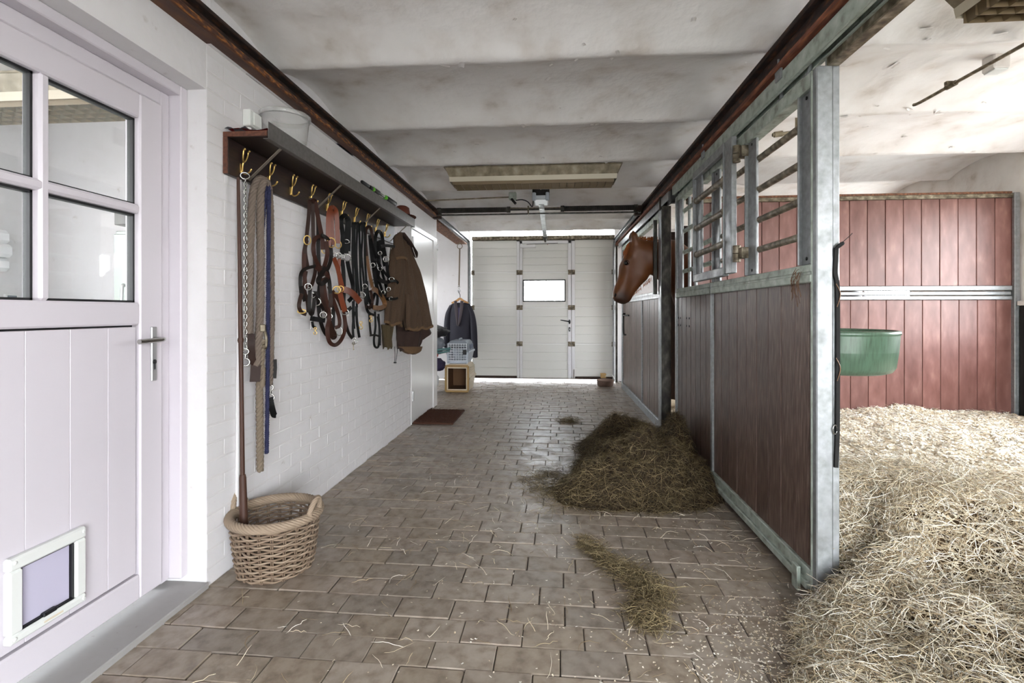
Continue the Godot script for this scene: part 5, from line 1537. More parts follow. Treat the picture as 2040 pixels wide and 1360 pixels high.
	loop(t, "ring", P(-1.350, 1.487, 3.817), 0.0160, 0.0030, M.chrome, 1.00)
	loop(t, "ring", P(-1.360, 1.383, 3.712), 0.0140, 0.0030, M.chrome, 1.00)
	loop(t, "ring", P(-1.350, 1.306, 3.898), 0.0160, 0.0030, M.chrome, 1.00)
	band(t, "strap", [P(-1.380, 1.146, 3.661), P(-1.380, 1.040, 3.682), P(-1.380, 0.971, 3.703)], 0.0160, M.leather_dark, 0.0035, 5)
	band(t, "strap", [P(-1.380, 1.114, 3.844), P(-1.380, 0.994, 3.901), P(-1.380, 0.882, 3.901)], 0.0140, M.leather_black, 0.0035, 5)
	t = thing("lead_strap", P(-1.420, 1.615, 2.970), "dark leather lead strap hanging behind the knotted bridle", "strap", "tack hanging from the hook rail")
	band(t, "strap", [P(-1.405, 1.767, 2.887), P(-1.405, 1.664, 2.900), P(-1.405, 1.514, 2.900), P(-1.405, 1.335, 2.919), P(-1.405, 1.213, 2.900), P(-1.405, 1.077, 2.939), P(-1.405, 1.003, 3.020), P(-1.405, 1.025, 3.091), P(-1.405, 1.153, 3.106), P(-1.405, 1.280, 3.077)], 0.0220, M.leather_dark, 0.0050, 5)
	band(t, "strap", [P(-1.400, 1.381, 2.743), P(-1.400, 1.294, 2.720), P(-1.400, 1.210, 2.755), P(-1.400, 1.147, 2.767)], 0.0180, M.leather, 0.0040, 5)
	loop(t, "ring", P(-1.375, 1.245, 2.764), 0.0150, 0.0030, M.chrome, 1.00)
	loop(t, "ring", P(-1.380, 1.517, 2.926), 0.0140, 0.0030, M.brass, 1.00)

func edge_at(e: Array, t: float) -> Vector2:
	var f := t * (e.size() - 1)
	var i := mini(int(f), e.size() - 2)
	var k := f - i
	var p0 := Vector2(e[maxi(i - 1, 0)][0], e[maxi(i - 1, 0)][1])
	var p1 := Vector2(e[i][0], e[i][1])
	var p2 := Vector2(e[i + 1][0], e[i + 1][1])
	var p3 := Vector2(e[mini(i + 2, e.size() - 1)][0], e[mini(i + 2, e.size() - 1)][1])
	return p1.cubic_interpolate(p2, p0, p3, k)

func drape(t: Node, called: String, l: Array, r: Array, a: Vector3, b: Vector3, lift: float, thick: float, folds: float, amp: float, m: Material, hem: Material = null, sd := 0.0):
	# cloth hanging on the upright plane through a and b; l and r: edge points [share of a-b, height] from the top down
	var nrm := (b - a).cross(Vector3.UP).normalized()
	if nrm.z < 0.0:
		nrm = -nrm
	var NV := 22
	var NU := 26
	var f := func(i, j, side, low):
		var v: float = low + (1.0 - low) * float(j) / NV
		var q := float(i) / NU
		var p := edge_at(l, v).lerp(edge_at(r, v), q)
		var w := a + (b - a) * p.x
		var fold := amp * (.35 + .65 * v) * sin(TAU * folds * q + sd + 1.3 * sin(2.0 * v + sd)) + amp * .35 * sin(TAU * folds * 2.3 * q + 2.1 * sd + 2.0 * v)
		fold += noise.get_noise_3d(p.x * 320.0 + sd * 50.0, p.y * 130.0, sd * 9.0) * amp * .6
		var puff := thick * sqrt(maxf(0.0, sin(PI * q)))
		return Vector3(w.x, p.y + .012 * sin(TAU * folds * q + sd) * v, w.z) + nrm * (lift + fold + puff * side - (.004 if side < 0 else 0.0))
	var mb := MB.new()
	mb.grid(NU, NV, func(i, j): return f.call(i, NV - j, 1.0, 0.0))
	mb.grid(NU, NV, func(i, j): return f.call(NU - i, NV - j, -1.0, 0.0))
	var o := part(t, called, mb, m)
	if hem:
		mb = MB.new()
		var p := []
		for i in NU + 1:
			p.append(f.call(i, NV, 1.0, 0.0) + nrm * .002 + Vector3(0, .006, 0))
		mb.strap(p, .02, .006, nrm)
		part(o, "hem", mb, hem)
	return o

func build_coats():
	var a := P(-1.42, 0, 3.95)
	var b := P(-1.05, 0, 4.60)
	var t := thing("brown_coat", P(-1.36, .9, 4.25), "dark brown coat hanging behind the lighter coat on the last hook", "coat", "coats on the last hook")
	drape(t, "body", [[0.352, 1.761], [0.352, 1.411], [0.329, 1.069], [0.329, 0.822]], [[0.525, 1.658], [0.672, 1.414], [0.809, 1.132], [0.924, 0.960]], a, b, -.05, .05, 2.5, .016, M.coat_dark, null, .7)
	drape(t, "tail", [[0.329, 0.984], [0.314, 0.899], [0.352, 0.813]], [[0.757, 0.974], [0.723, 0.884], [0.656, 0.825]], a, b, -.03, .04, 1.5, .014, M.coat_dark, null, 2.0)
	drape(t, "cap_lining", [[0.329, 0.856], [0.391, 0.811], [0.469, 0.781]], [[0.706, 0.840], [0.672, 0.797], [0.573, 0.775]], a, b, -.02, .05, .5, .004, M.loden_edge, null, .2)
	var mb := MB.new()
	for q in [[[0.247, 0.839], [0.247, 0.725]], [[0.291, 0.837], [0.261, 0.724]]]:
		var p0 := a + (b - a) * float(q[0][0]) + Vector3(0, q[0][1] + .02, 0)
		var p1 := a + (b - a) * float(q[1][0]) + Vector3(0, q[1][1], 0)
		mb.tube(spline([p0, (p0 + p1) / 2 + Vector3(.004, 0, 0), p1], 5), .0028, 5)
		mb.box(p1, Vector3(.016, .012, .012), .003)
	part(t, "drawstring", mb, M.black)
	t = thing("loden_coat", P(-1.30, .95, 4.2), "brown felt coat with pale piped edges hanging on the last hook", "coat", "coats on the last hook")
	drape(t, "cape", [[0.239, 1.784], [0.247, 1.470], [0.306, 1.175], [0.375, 0.991]], [[0.445, 1.717], [0.639, 1.466], [0.757, 1.222], [0.826, 1.009]], a, b, .0, .045, 2.3, .026, M.loden, M.loden_edge, .3)
	drape(t, "front", [[0.144, 1.684], [0.101, 1.401], [0.059, 1.215], [0.038, 1.052]], [[0.352, 1.581], [0.383, 1.369], [0.344, 1.197], [0.322, 1.035]], a, b, .04, .03, 1.6, .016, M.loden, M.loden_edge, 1.2)
	drape(t, "fold", [[0.337, 1.303], [0.352, 1.188], [0.344, 1.069], [0.360, 0.992]], [[0.445, 1.284], [0.541, 1.181], [0.549, 1.089], [0.557, 1.014]], a, b, .05, .025, .8, .010, M.loden, M.loden_edge, 2.2)
	drape(t, "collar", [[0.166, 1.769], [0.151, 1.652], [0.188, 1.579]], [[0.276, 1.817], [0.337, 1.666], [0.360, 1.590]], a, b, .06, .02, .5, .006, M.loden, M.loden_edge, .4)
	drape(t, "collar", [[0.261, 1.812], [0.398, 1.748], [0.493, 1.686]], [[0.352, 1.821], [0.469, 1.741], [0.557, 1.629]], a, b, .03, .03, .5, .006, M.coat_dark, null, .9)
	mb = MB.new()
	var e0 := [[0.239, 1.784], [0.247, 1.470], [0.306, 1.175], [0.375, 0.991]]
	var pr := []
	for i in 12:
		var p := edge_at(e0, .06 + .5 * i / 11.0)
		pr.append(a + (b - a) * p.x + Vector3(0, p.y, 0) + Vector3(.03, 0, .03))
	mb.tube(pr, .007, 6)
	part(t, "piping", mb, M.loden_edge)
	t = thing("olive_pouch", P(-1.40, .98, 4.0), "small olive cloth pouch hanging below the coat front", "pouch")
	drape(t, "cloth", [[0.045, 1.048], [0.059, 0.970], [0.073, 0.851]], [[0.202, 1.029], [0.180, 0.946], [0.173, 0.855]], a, b, .02, .03, 1.6, .012, M.olive, null, 1.7)

# ------------------------------------------------------------------ wicker basket
func build_basket():
	var o := P(-1.248, 0, 2.168)
	var t := thing("wicker_basket", o, "round wicker basket with two rope-twist handles on the floor", "basket")
	var H := .235
	var rad := func(h): return .150 + .030 * pow(h / H, .8)
	var NS := 22
	var mb := MB.new()
	mb.lathe([Vector2(0, .012), Vector2(.147, .012), Vector2(.150, .006), Vector2(.147, .0), Vector2(0, .0)], o, 32)
	part(t, "base", mb, M.wicker[2])
	for k in NS:
		mb = MB.new()
		var an := TAU * k / NS
		for off in [-.022, .022]:
			var p := []
			for i in 5:
				var h := H * i / 4.0
				var r: float = rad.call(h)
				p.append(o + Vector3(cos(an + off) * r, h, sin(an + off) * r))
			mb.tube(p, .0030, 5)
		part(t, "stake", mb, M.wicker[2])
	var rows := 19
	for row in rows:
		mb = MB.new()
		var p := []
		var h := .010 + (H - .018) * row / (rows - 1)
		var n := NS * 6
		for i in n:
			var an := TAU * i / n
			var s := cos(an * NS / 2.0 + (PI if row % 2 else 0.0))
			var r: float = rad.call(h) + s * .0072
			p.append(o + Vector3(cos(an) * r, h + .0022 * sin(an * 5.0 + row) + .0016 * sin(an * NS / 2.0), sin(an) * r))
		mb.tube(p, .0046, 6, true)
		part(t, "weaver", mb, M.wicker[row % 3])
	mb = MB.new()
	var p2 := []
	for i in 97:
		var an := TAU * i / 96
		p2.append(o + Vector3(cos(an) * .184, H + .012 , sin(an) * .184))
	twisted(mb, p2, .0205, 8, .14, 6)
	part(t, "rim", mb, M.wicker[1])
	for s in [[PI + .1, .030], [.05, .03]]:
		mb = MB.new()
		var an: float = s[0]
		var pts := []
		for i in 9:
			var k := i / 8.0
			var w := an + (k - .5) * .52
			var r := .186 + .012 * sin(PI * k)
			pts.append(o + Vector3(cos(w) * r, H + .005 + .082 * pow(sin(PI * k), .75), sin(w) * r))
		twisted(mb, resample(spline(pts, 4), .008), .0125, 5, .09, 6)
		part(t, "handle", mb, M.wicker[1])

# ------------------------------------------------------------------ things by the far opening
func lump(mb: MB, c: Vector3, r: Vector3, amp: float, freq: float, sd: float, pleat := 0.0):
	mb.grid(28, 16, func(i, j):
		var th: float = TAU * (i % 28) / 28
		var ph: float = PI * j / 16
		var d := Vector3(sin(ph) * cos(th), cos(ph), sin(ph) * sin(th))
		var k := 1.0 + amp * noise.get_noise_3d(d.x * freq + sd * 70, d.y * freq, d.z * freq) + pleat * sin(th * 11.0 + sd) * sin(ph)
		return c + Vector3(d.x * r.x * k, maxf(d.y * r.y * k, -r.y * .9), d.z * r.z * k))

func build_far_things():
	var mb := MB.new()
	# door mat
	var t := thing("door_mat", P(-1.23, 0, 5.39), "brown coir door mat in front of the white flush door", "mat")
	mb = MB.new(); mb.bxd(-1.44, -1.02, .0, .022, 5.04, 5.73, .006); part(t, "mat", mb, M.coir)
	var tuft := MB.new()
	tuft.tube([Vector3(0, 0, 0), Vector3(.001, .009, .001)], [.0016, .0008], 3)
	var mm := MultiMesh.new(); mm.transform_format = MultiMesh.TRANSFORM_3D; mm.mesh = tuft.mesh(); mm.instance_count = 6000
	for i in 6000:
		mm.set_instance_transform(i, Transform3D(Basis(Vector3(1, 0, 0), rng.randf_range(-.5, .5)) * Basis(Vector3(0, 0, 1), rng.randf_range(-.5, .5)) , P(rng.randf_range(-1.438, -1.022), .02, rng.randf_range(5.042, 5.728))))
	var mi := MultiMeshInstance3D.new(); mi.name = "coir_pile"; mi.multimesh = mm; mi.material_override = M.coir; t.add_child(mi); mi.position = -t.position; tag(mi, "", "", "", "stuff")
	# suit jacket on a hanger under the lintel
	t = thing("suit_jacket", P(-1.52, .6, 8.1), "dark blue suit jacket on a wooden hanger below the lintel", "jacket")
	var a := P(-2.0, 0, 8.12)
	var b := P(-1.0, 0, 8.06)
	var S := func(x, y): return [x + 2.0, y]
	drape(t, "body", [S.call(-1.60, 1.30), S.call(-1.70, 1.22), S.call(-1.70, .85), S.call(-1.70, .45)], [S.call(-1.43, 1.30), S.call(-1.33, 1.22), S.call(-1.34, .85), S.call(-1.33, .45)], a, b, .0, .075, 1.0, .006, M.suit, null, .4)
	drape(t, "sleeve", [S.call(-1.69, 1.26), S.call(-1.765, 1.10), S.call(-1.79, .85), S.call(-1.79, .56)], [S.call(-1.62, 1.27), S.call(-1.665, 1.10), S.call(-1.69, .85), S.call(-1.69, .56)], a, b, .02, .045, .6, .006, M.suit, null, 1.2)
	drape(t, "sleeve", [S.call(-1.42, 1.27), S.call(-1.36, 1.10), S.call(-1.34, .85), S.call(-1.33, .42)], [S.call(-1.34, 1.26), S.call(-1.27, 1.10), S.call(-1.235, .85), S.call(-1.225, .42)], a, b, .02, .045, .6, .006, M.suit, null, 2.2)
	drape(t, "lapel", [S.call(-1.60, 1.325), S.call(-1.585, 1.15), S.call(-1.555, .92)], [S.call(-1.555, 1.33), S.call(-1.535, 1.15), S.call(-1.535, .92)], a, b, .088, .008, .5, .002, M.suit_lapel, null, .2)
	drape(t, "lapel", [S.call(-1.495, 1.33), S.call(-1.505, 1.15), S.call(-1.54, .92)], [S.call(-1.445, 1.325), S.call(-1.455, 1.15), S.call(-1.515, .92)], a, b, .09, .008, .5, .002, M.suit_lapel, null, .7)
	drape(t, "waistcoat", [S.call(-1.555, 1.22), S.call(-1.545, 1.1), S.call(-1.54, .98)], [S.call(-1.495, 1.22), S.call(-1.505, 1.1), S.call(-1.53, .98)], a, b, .082, .004, .5, .001, M.purple, null, .1)
	t = thing("coat_hanger", P(-1.525, 1.34, 8.1), "wooden coat hanger on a chain below the ceiling ring", "hanger")
	mb = MB.new(); mb.strap(spline([P(-1.66, 1.29, 8.1), P(-1.58, 1.33, 8.1), P(-1.525, 1.365, 8.1), P(-1.47, 1.33, 8.1), P(-1.39, 1.29, 8.1)], 5), .035, .02, Vector3(0, 0, 1)); part(t, "shoulder", mb, M.wood)
	mb = MB.new(); mb.tube(spline([P(-1.525, 1.37, 8.1), P(-1.525, 1.43, 8.1), P(-1.54, 1.46, 8.1), P(-1.545, 1.50, 8.1)], 4), .006, 6); part(t, "wire_hook", mb, M.black)
	t = thing("hanging_strap", P(-1.547, 1.5, 8.12), "ring and long strap hanging from the end of the lintel", "strap")
	mb = MB.new(); mb.ring(P(-1.547, 2.235, 8.2), Vector3(0, 0, 1), .042, .006, 6, 20); part(t, "ring", mb, M.galv_old)
	mb = MB.new(); mb.tube([P(-1.547, 2.27, 8.2), P(-1.547, 2.305, 8.2)], .007, 6); part(t, "eye_bolt", mb, M.galv_old)
	mb = MB.new(); mb.strap([P(-1.547, 2.20, 8.195), P(-1.547, 1.9, 8.17), P(-1.545, 1.56, 8.12)], .022, .008, Vector3(0, 0, 1)); part(t, "webbing", mb, M.rope_tw)
	snap(t, P(-1.545, 1.58, 8.12), .12, M.alu)
	# pet carriers
	var car := func(o: Node3D, x0, x1, y0, y1, d0, d1, split, mt: Material, mb0: Material, grille: Material):
		# body tapering up and down from the waist
		var low := MB.new()
		var ring := func(y, ins): return [P(x0 + ins, y, d0 + ins * .5), P(x1 - ins, y, d0 + ins * .5), P(x1 - ins, y, d1 - ins * .5), P(x0 + ins, y, d1 - ins * .5)]
		var shell := func(m: MB, ra: Array, rb: Array, skip):
			var c: Vector3 = (ra[0] + ra[2] + rb[0] + rb[2]) / 4.0
			for k in 4:
				if k == skip: continue
				m.out_quad(ra[k], ra[(k + 1) % 4], rb[(k + 1) % 4], rb[k], c)
		shell.call(low, ring.call(y0, .035), ring.call(split, .0), 0)
		low.loop_cap(ring.call(y0, .035), Vector3.DOWN)
		low.bxd(x0 + .012, x0 + .05, y0, split, d0 + .0, d0 + .02, .004)
		low.bxd(x1 - .05, x1 - .012, y0, split, d0 + .0, d0 + .02, .004)
		low.bxd(x0 + .03, x1 - .03, y0, y0 + .045, d0 + .0, d0 + .02, .004)
		part(o, "lower_shell", low, mb0)
		var up := MB.new()
		shell.call(up, ring.call(split, .0), ring.call(y1 - .03, .03), 0)
		shell.call(up, ring.call(y1 - .03, .03), ring.call(y1, .06), -1)
		up.loop_cap(ring.call(y1, .06), Vector3.UP)
		up.bxd(x0 + .012, x0 + .05, split, y1 - .035, d0 + .0, d0 + .02, .004)
		up.bxd(x1 - .05, x1 - .012, split, y1 - .035, d0 + .0, d0 + .02, .004)
		up.bxd(x0 + .03, x1 - .03, y1 - .06, y1 - .025, d0 + .0, d0 + .02, .004)
		part(o, "upper_shell", up, mt)
		var lip := MB.new()
		for q in [[x0 - .012, x0 + .004, d0, d1], [x1 - .004, x1 + .012, d0, d1], [x0, x1, d1 - .01, d1 + .012]]:
			lip.bxd(q[0], q[1], split - .014, split + .014, q[2], q[3], .004)
		part(o, "waist_lip", lip, mb0)
	t = thing("pet_carrier", P(-1.36, 0, 7.3), "old cream pet carrier without a door on the floor", "pet carrier")
	car.call(t, -1.55, -1.19, .005, .405, 7.05, 7.6, .20, M.cream, M.cream, null)
	mb = MB.new()
	mb.bxd(-1.52, -1.22, .04, .38, 7.5, 7.52); mb.bxd(-1.52, -1.515, .04, .37, 7.07, 7.5); mb.bxd(-1.225, -1.22, .04, .37, 7.07, 7.5); mb.bxd(-1.52, -1.22, .035, .04, 7.07, 7.5); mb.bxd(-1.52, -1.22, .362, .367, 7.07, 7.5); part(t, "inside_liner", mb, M.inside_tan)
	mb = MB.new()
	for q in [[-1.545, -1.515, .02, .38], [-1.225, -1.195, .02, .38]]:
		mb.bxd(q[0], q[1], q[2], q[3], 7.035, 7.06, .006)
	mb.bxd(-1.53, -1.21, .005, .035, 7.035, 7.06, .006); mb.bxd(-1.53, -1.21, .365, .395, 7.035, 7.06, .006)
	part(t, "front_frame", mb, M.tan_plastic)
	for k in 4:
		mb = MB.new(); mb.bxd(-1.198, -1.188, .255 + k * .03, .268 + k * .03, 7.16, 7.52, .003); part(t, "vent_rib", mb, M.cream)
	t = thing("pet_carrier", P(-1.36, .41, 7.3), "grey pet carrier with a white wire door on top of the cream one", "pet carrier")
	car.call(t, -1.535, -1.205, .412, .735, 7.08, 7.56, .575, M.carrier_grey, M.carrier_pale, null)
	mb = MB.new()
	for k in 8:
		mb.tube([P(-1.50 + k * .0375, .45, 7.07), P(-1.50 + k * .0375, .70, 7.07)], .0045, 5)
	for k in 8:
		mb.tube([P(-1.505, .455 + k * .034, 7.068), P(-1.232, .455 + k * .034, 7.068)], .0045, 5)
	part(t, "wire_door", mb, M.carrier_white)
	mb = MB.new(); mb.bxd(-1.285, -1.235, .54, .61, 7.05, 7.07, .006); part(t, "latch", mb, M.bag_dark)
	for d in [7.22, 7.36]:
		mb = MB.new(); mb.bxd(-1.214, -1.202, .61, .68, d, d + .09, .004); part(t, "vent_grid", mb, M.socket)
	mb = MB.new(); mb.tube(spline([P(-1.37, .735, 7.2), P(-1.37, .755, 7.24), P(-1.37, .755, 7.4), P(-1.37, .735, 7.44)], 4), .012, 8); part(t, "carry_handle", mb, M.carrier_grey)
	# bags and bundles beside the carriers
	for q in [["paper_sack", P(-1.84, .17, 7.0), Vector3(.22, .19, .26), .12, 90.0, 1.0, "bag_white", "white round sack lying on the floor beside the cream carrier", "sack", 0.0],
			["plastic_bag", P(-1.80, .66, 7.2), Vector3(.20, .16, .22), .35, 160.0, 2.0, "bag_grey", "crumpled clear plastic bag beside the grey carrier", "bag", .02],
			["dark_bundle", P(-1.78, .86, 7.25), Vector3(.24, .10, .22), .4, 150.0, 3.0, "bag_dark", "black cloth bundle on top of the bags", "bundle", .03],
			["blanket", P(-1.84, .90, 7.05), Vector3(.17, .085, .12), .4, 140.0, 4.0, "bag_white", "white folded blanket at the top of the bag pile", "blanket", .05],
			["purple_cloth", P(-1.70, .40, 7.02), Vector3(.16, .10, .16), .4, 150.0, 5.0, "purple", "dark purple cloth bundle behind the white sack", "cloth", .03],
			["printed_packet", P(-1.75, .53, 6.92), Vector3(.13, .06, .10), .25, 100.0, 6.0, "bag_white", "white and red printed packet on the purple cloth", "packet", .0]]:
		t = thing(q[0], q[1] - Vector3(0, q[2].y * .9, 0), q[7], q[8])
		mb = MB.new()
		lump(mb, q[1], q[2], q[3], q[4], q[5], q[9])
		part(t, "body", mb, M[q[6]])
		if q[0] == "printed_packet":
			mb = MB.new(); lump(mb, q[1] + P(.07, .012, -.02), Vector3(.07, .045, .08), .2, 90.0, 8.0); part(t, "red_print", mb, M.red)
		if q[0] == "paper_sack":
			mb = MB.new(); mb.ring(q[1] + P(.13, .02, -.19), Vector3(.5, .1, .8).normalized(), .075, .012, 8, 24); part(t, "ring_pattern", mb, M.bag_grey)
	t = thing("garden_tool", P(-1.65, .6, 6.9), "teal plastic tool handle leaning over the bags", "tool")
	mb = MB.new(); mb.tube(spline([P(-2.1, .38, 6.75), P(-1.86, .52, 6.85), P(-1.70, .60, 6.92), P(-1.45, .63, 7.0)], 6), .018, 10); part(t, "handle", mb, M.teal)
	mb = MB.new(); mb.tube(spline([P(-1.72, .585, 6.90), P(-1.60, .575, 6.93), P(-1.46, .60, 6.98)], 6), .014, 10); part(t, "grip", mb, M.teal)
	t = thing("cable_bundle", P(-1.80, .3, 6.85), "black cables hanging over the white sack", "cable")
	for k in 3:
		mb = MB.new(); mb.tube(spline([P(-1.84 + k * .03, .45, 6.80), P(-1.88 + k * .03, .30, 6.74), P(-1.86 + k * .035, .12, 6.76)], 5), .005, 5); part(t, "cable", mb, M.black)
	# dish
	t = thing("feed_dish", P(.80, 0, 7.9), "brown glazed feed dish on the floor by the sectional door", "dish")
	mb = MB.new(); mb.lathe([Vector2(0, 0), Vector2(.11, 0), Vector2(.122, .01), Vector2(.13, .075), Vector2(.134, .09), Vector2(.128, .096), Vector2(.118, .092), Vector2(.11, .03), Vector2(0, .02)], P(.80, 0, 7.9), 28); part(t, "bowl", mb, M.clay)

# ------------------------------------------------------------------ hay and straw
func hay_h(x: float, d: float) -> float:
	var h := 0.0
	for g in [[.60, 3.45, .34, .30, .36], [.94, 3.92, .36, .15, .24], [.22, 3.20, .15, .20, .22], [.52, 4.22, .24, .24, .26], [.95, 3.45, .10, .2, .3], [.78, 4.4, .16, .3, .3], [.35, 3.75, .10, .16, .2]]:
		h += g[2] * exp(-pow((x - g[0]) / g[3], 2.0) - pow((d - g[1]) / g[4], 2.0))
	h = minf(h, .50 + .1 * (h - .5)) - .045
	h *= 1.0 + .42 * noise.get_noise_2d(x * 260.0, d * 260.0)
	return h + .012 * noise.get_noise_2d(x * 900.0, d * 900.0)

func straw_edge(d: float) -> float:
	if d > 2.02:
		return 1.075
	return .97 - .62 * (1.97 - d) + .05 * noise.get_noise_1d(d * 300.0)

func straw_h(x: float, d: float) -> float:
	var e := x - straw_edge(d)
	if e < -.05:
		return -.04
	var h := .05 * smoothstep(-.05, .12, e)
	var inn := maxf(smoothstep(.0, .30, x - maxf(straw_edge(d), .95)) * (1.0 if d < 2.02 else 0.0), maxf(smoothstep(1.92, 2.34, d), smoothstep(1.12, 1.40, x)))
	h += inn * (.05 + .25 * smoothstep(1.55, 2.25, d))
	var cl := 2.36 - .22 * (x - 1.2)
	h += .13 * exp(-pow((d - cl) / .24, 2.0)) * inn * (1.0 - smoothstep(1.9, 2.6, x))
	h += inn * .12 * exp(-pow((d - 1.55) / .22, 2.0) - pow((x - 1.75) / .4, 2.0))
	h += .05 * exp(-pow((d - 4.25) / .14, 2.0) - pow((x - 2.72) / .2, 2.0))
	var near := 1.0 - smoothstep(2.05, 2.5, d + .45 * (x - 1.2))
	h -= .075 * exp(-pow((d - 1.92 + .15 * (x - 1.3)) / .12, 2.0)) * smoothstep(1.05, 1.25, x) * near
	h += (.035 + .05 * near) * noise.get_noise_2d(x * 170.0, d * 170.0) * inn + .03 * near * noise.get_noise_2d(x * 420.0, d * 420.0 + 90.0) * inn + .012 * noise.get_noise_2d(x * 600.0 + 50.0, d * 600.0)
	return h

func bend_h(f: Callable, x: float, d: float) -> Vector3:   # surface normal
	var e := .012
	var dx: float = (f.call(x + e, d) - f.call(x - e, d)) / (2 * e)
	var dd: float = (f.call(x, d + e) - f.call(x, d - e)) / (2 * e)
	return Vector3(-dx, 1.0, dd).normalized()

var strand_meshes := []
var flake_meshes := []

func make_strands():
	for k in 6:
		var mb := MB.new()
		var pts := []
		var p := Vector3(-.5, 0, 0)
		var dir := Vector3(1, 0, 0)
		for i in 7:
			pts.append(p)
			dir = (dir + Vector3(0, rng.randf_range(-.35, .35), rng.randf_range(-.5, .5)) * (.6 if k < 2 else 1.1)).normalized()
			p += dir * .17
		var o := Vector3.ZERO
		for q in pts:
			o += q / 7.0
		for i in 7:
			pts[i] -= o
		mb.tube(pts, [.008, .011, .012, .012, .011, .009, .004] if k % 2 else [.006, .0085, .009, .009, .0085, .007, .003], 3, false, false, .6)
		strand_meshes.append(mb.mesh())
	for k in 3:
		var mb := MB.new()
		mb.grid(2, 1, func(i, j): return Vector3((i - 1) * .5, .12 * (1 - i % 2) * (k - .5), (j - .5) * (.42 + .1 * k)))
		flake_meshes.append(mb.mesh())

func scatter(parent: Node, called: String, count: int, meshes: Array, place: Callable, ramp: Array):
	# place() -> Transform3D or null; ramp: linear colours
	var lists := []
	for m in meshes:
		lists.append([])
	for i in count:
		var t = place.call()
		if t != null:
			lists[rng.randi() % meshes.size()].append(t)
	for k in meshes.size():
		if lists[k].is_empty():
			continue
		var mm := MultiMesh.new()
		mm.transform_format = MultiMesh.TRANSFORM_3D
		mm.use_colors = true
		mm.mesh = meshes[k]
		mm.instance_count = lists[k].size()
		for i in lists[k].size():
			mm.set_instance_transform(i, lists[k][i])
			var f := pow(rng.randf(), 1.2) * (ramp.size() - 1)
			var a := mini(int(f), ramp.size() - 2)
			var c: Color = ramp[a].lerp(ramp[a + 1], f - a)
			var v := rng.randf_range(.75, 1.2)
			mm.set_instance_color(i, Color(c.r * v, c.g * v, c.b * v))
		var mi := MultiMeshInstance3D.new()
		mi.name = called
		mi.multimesh = mm
		mi.material_override = M.strand
		parent.add_child(mi, true)
		mi.position = -origin_of(parent)
		tag(mi, "", "", "", "stuff")

func lying(p: Vector3, n: Vector3, len: float, thick: float, pitch: float) -> Transform3D:
	var yaw := rng.randf() * TAU
	var x := Vector3(cos(yaw), rng.randf_range(-pitch, pitch), sin(yaw))
	x = (x - n * (x.dot(n) * .8)).normalized()
	var z := x.cross(n).normalized()
	var y := z.cross(x)
	return Transform3D(Basis(x * len, y * thick, z * thick), p)

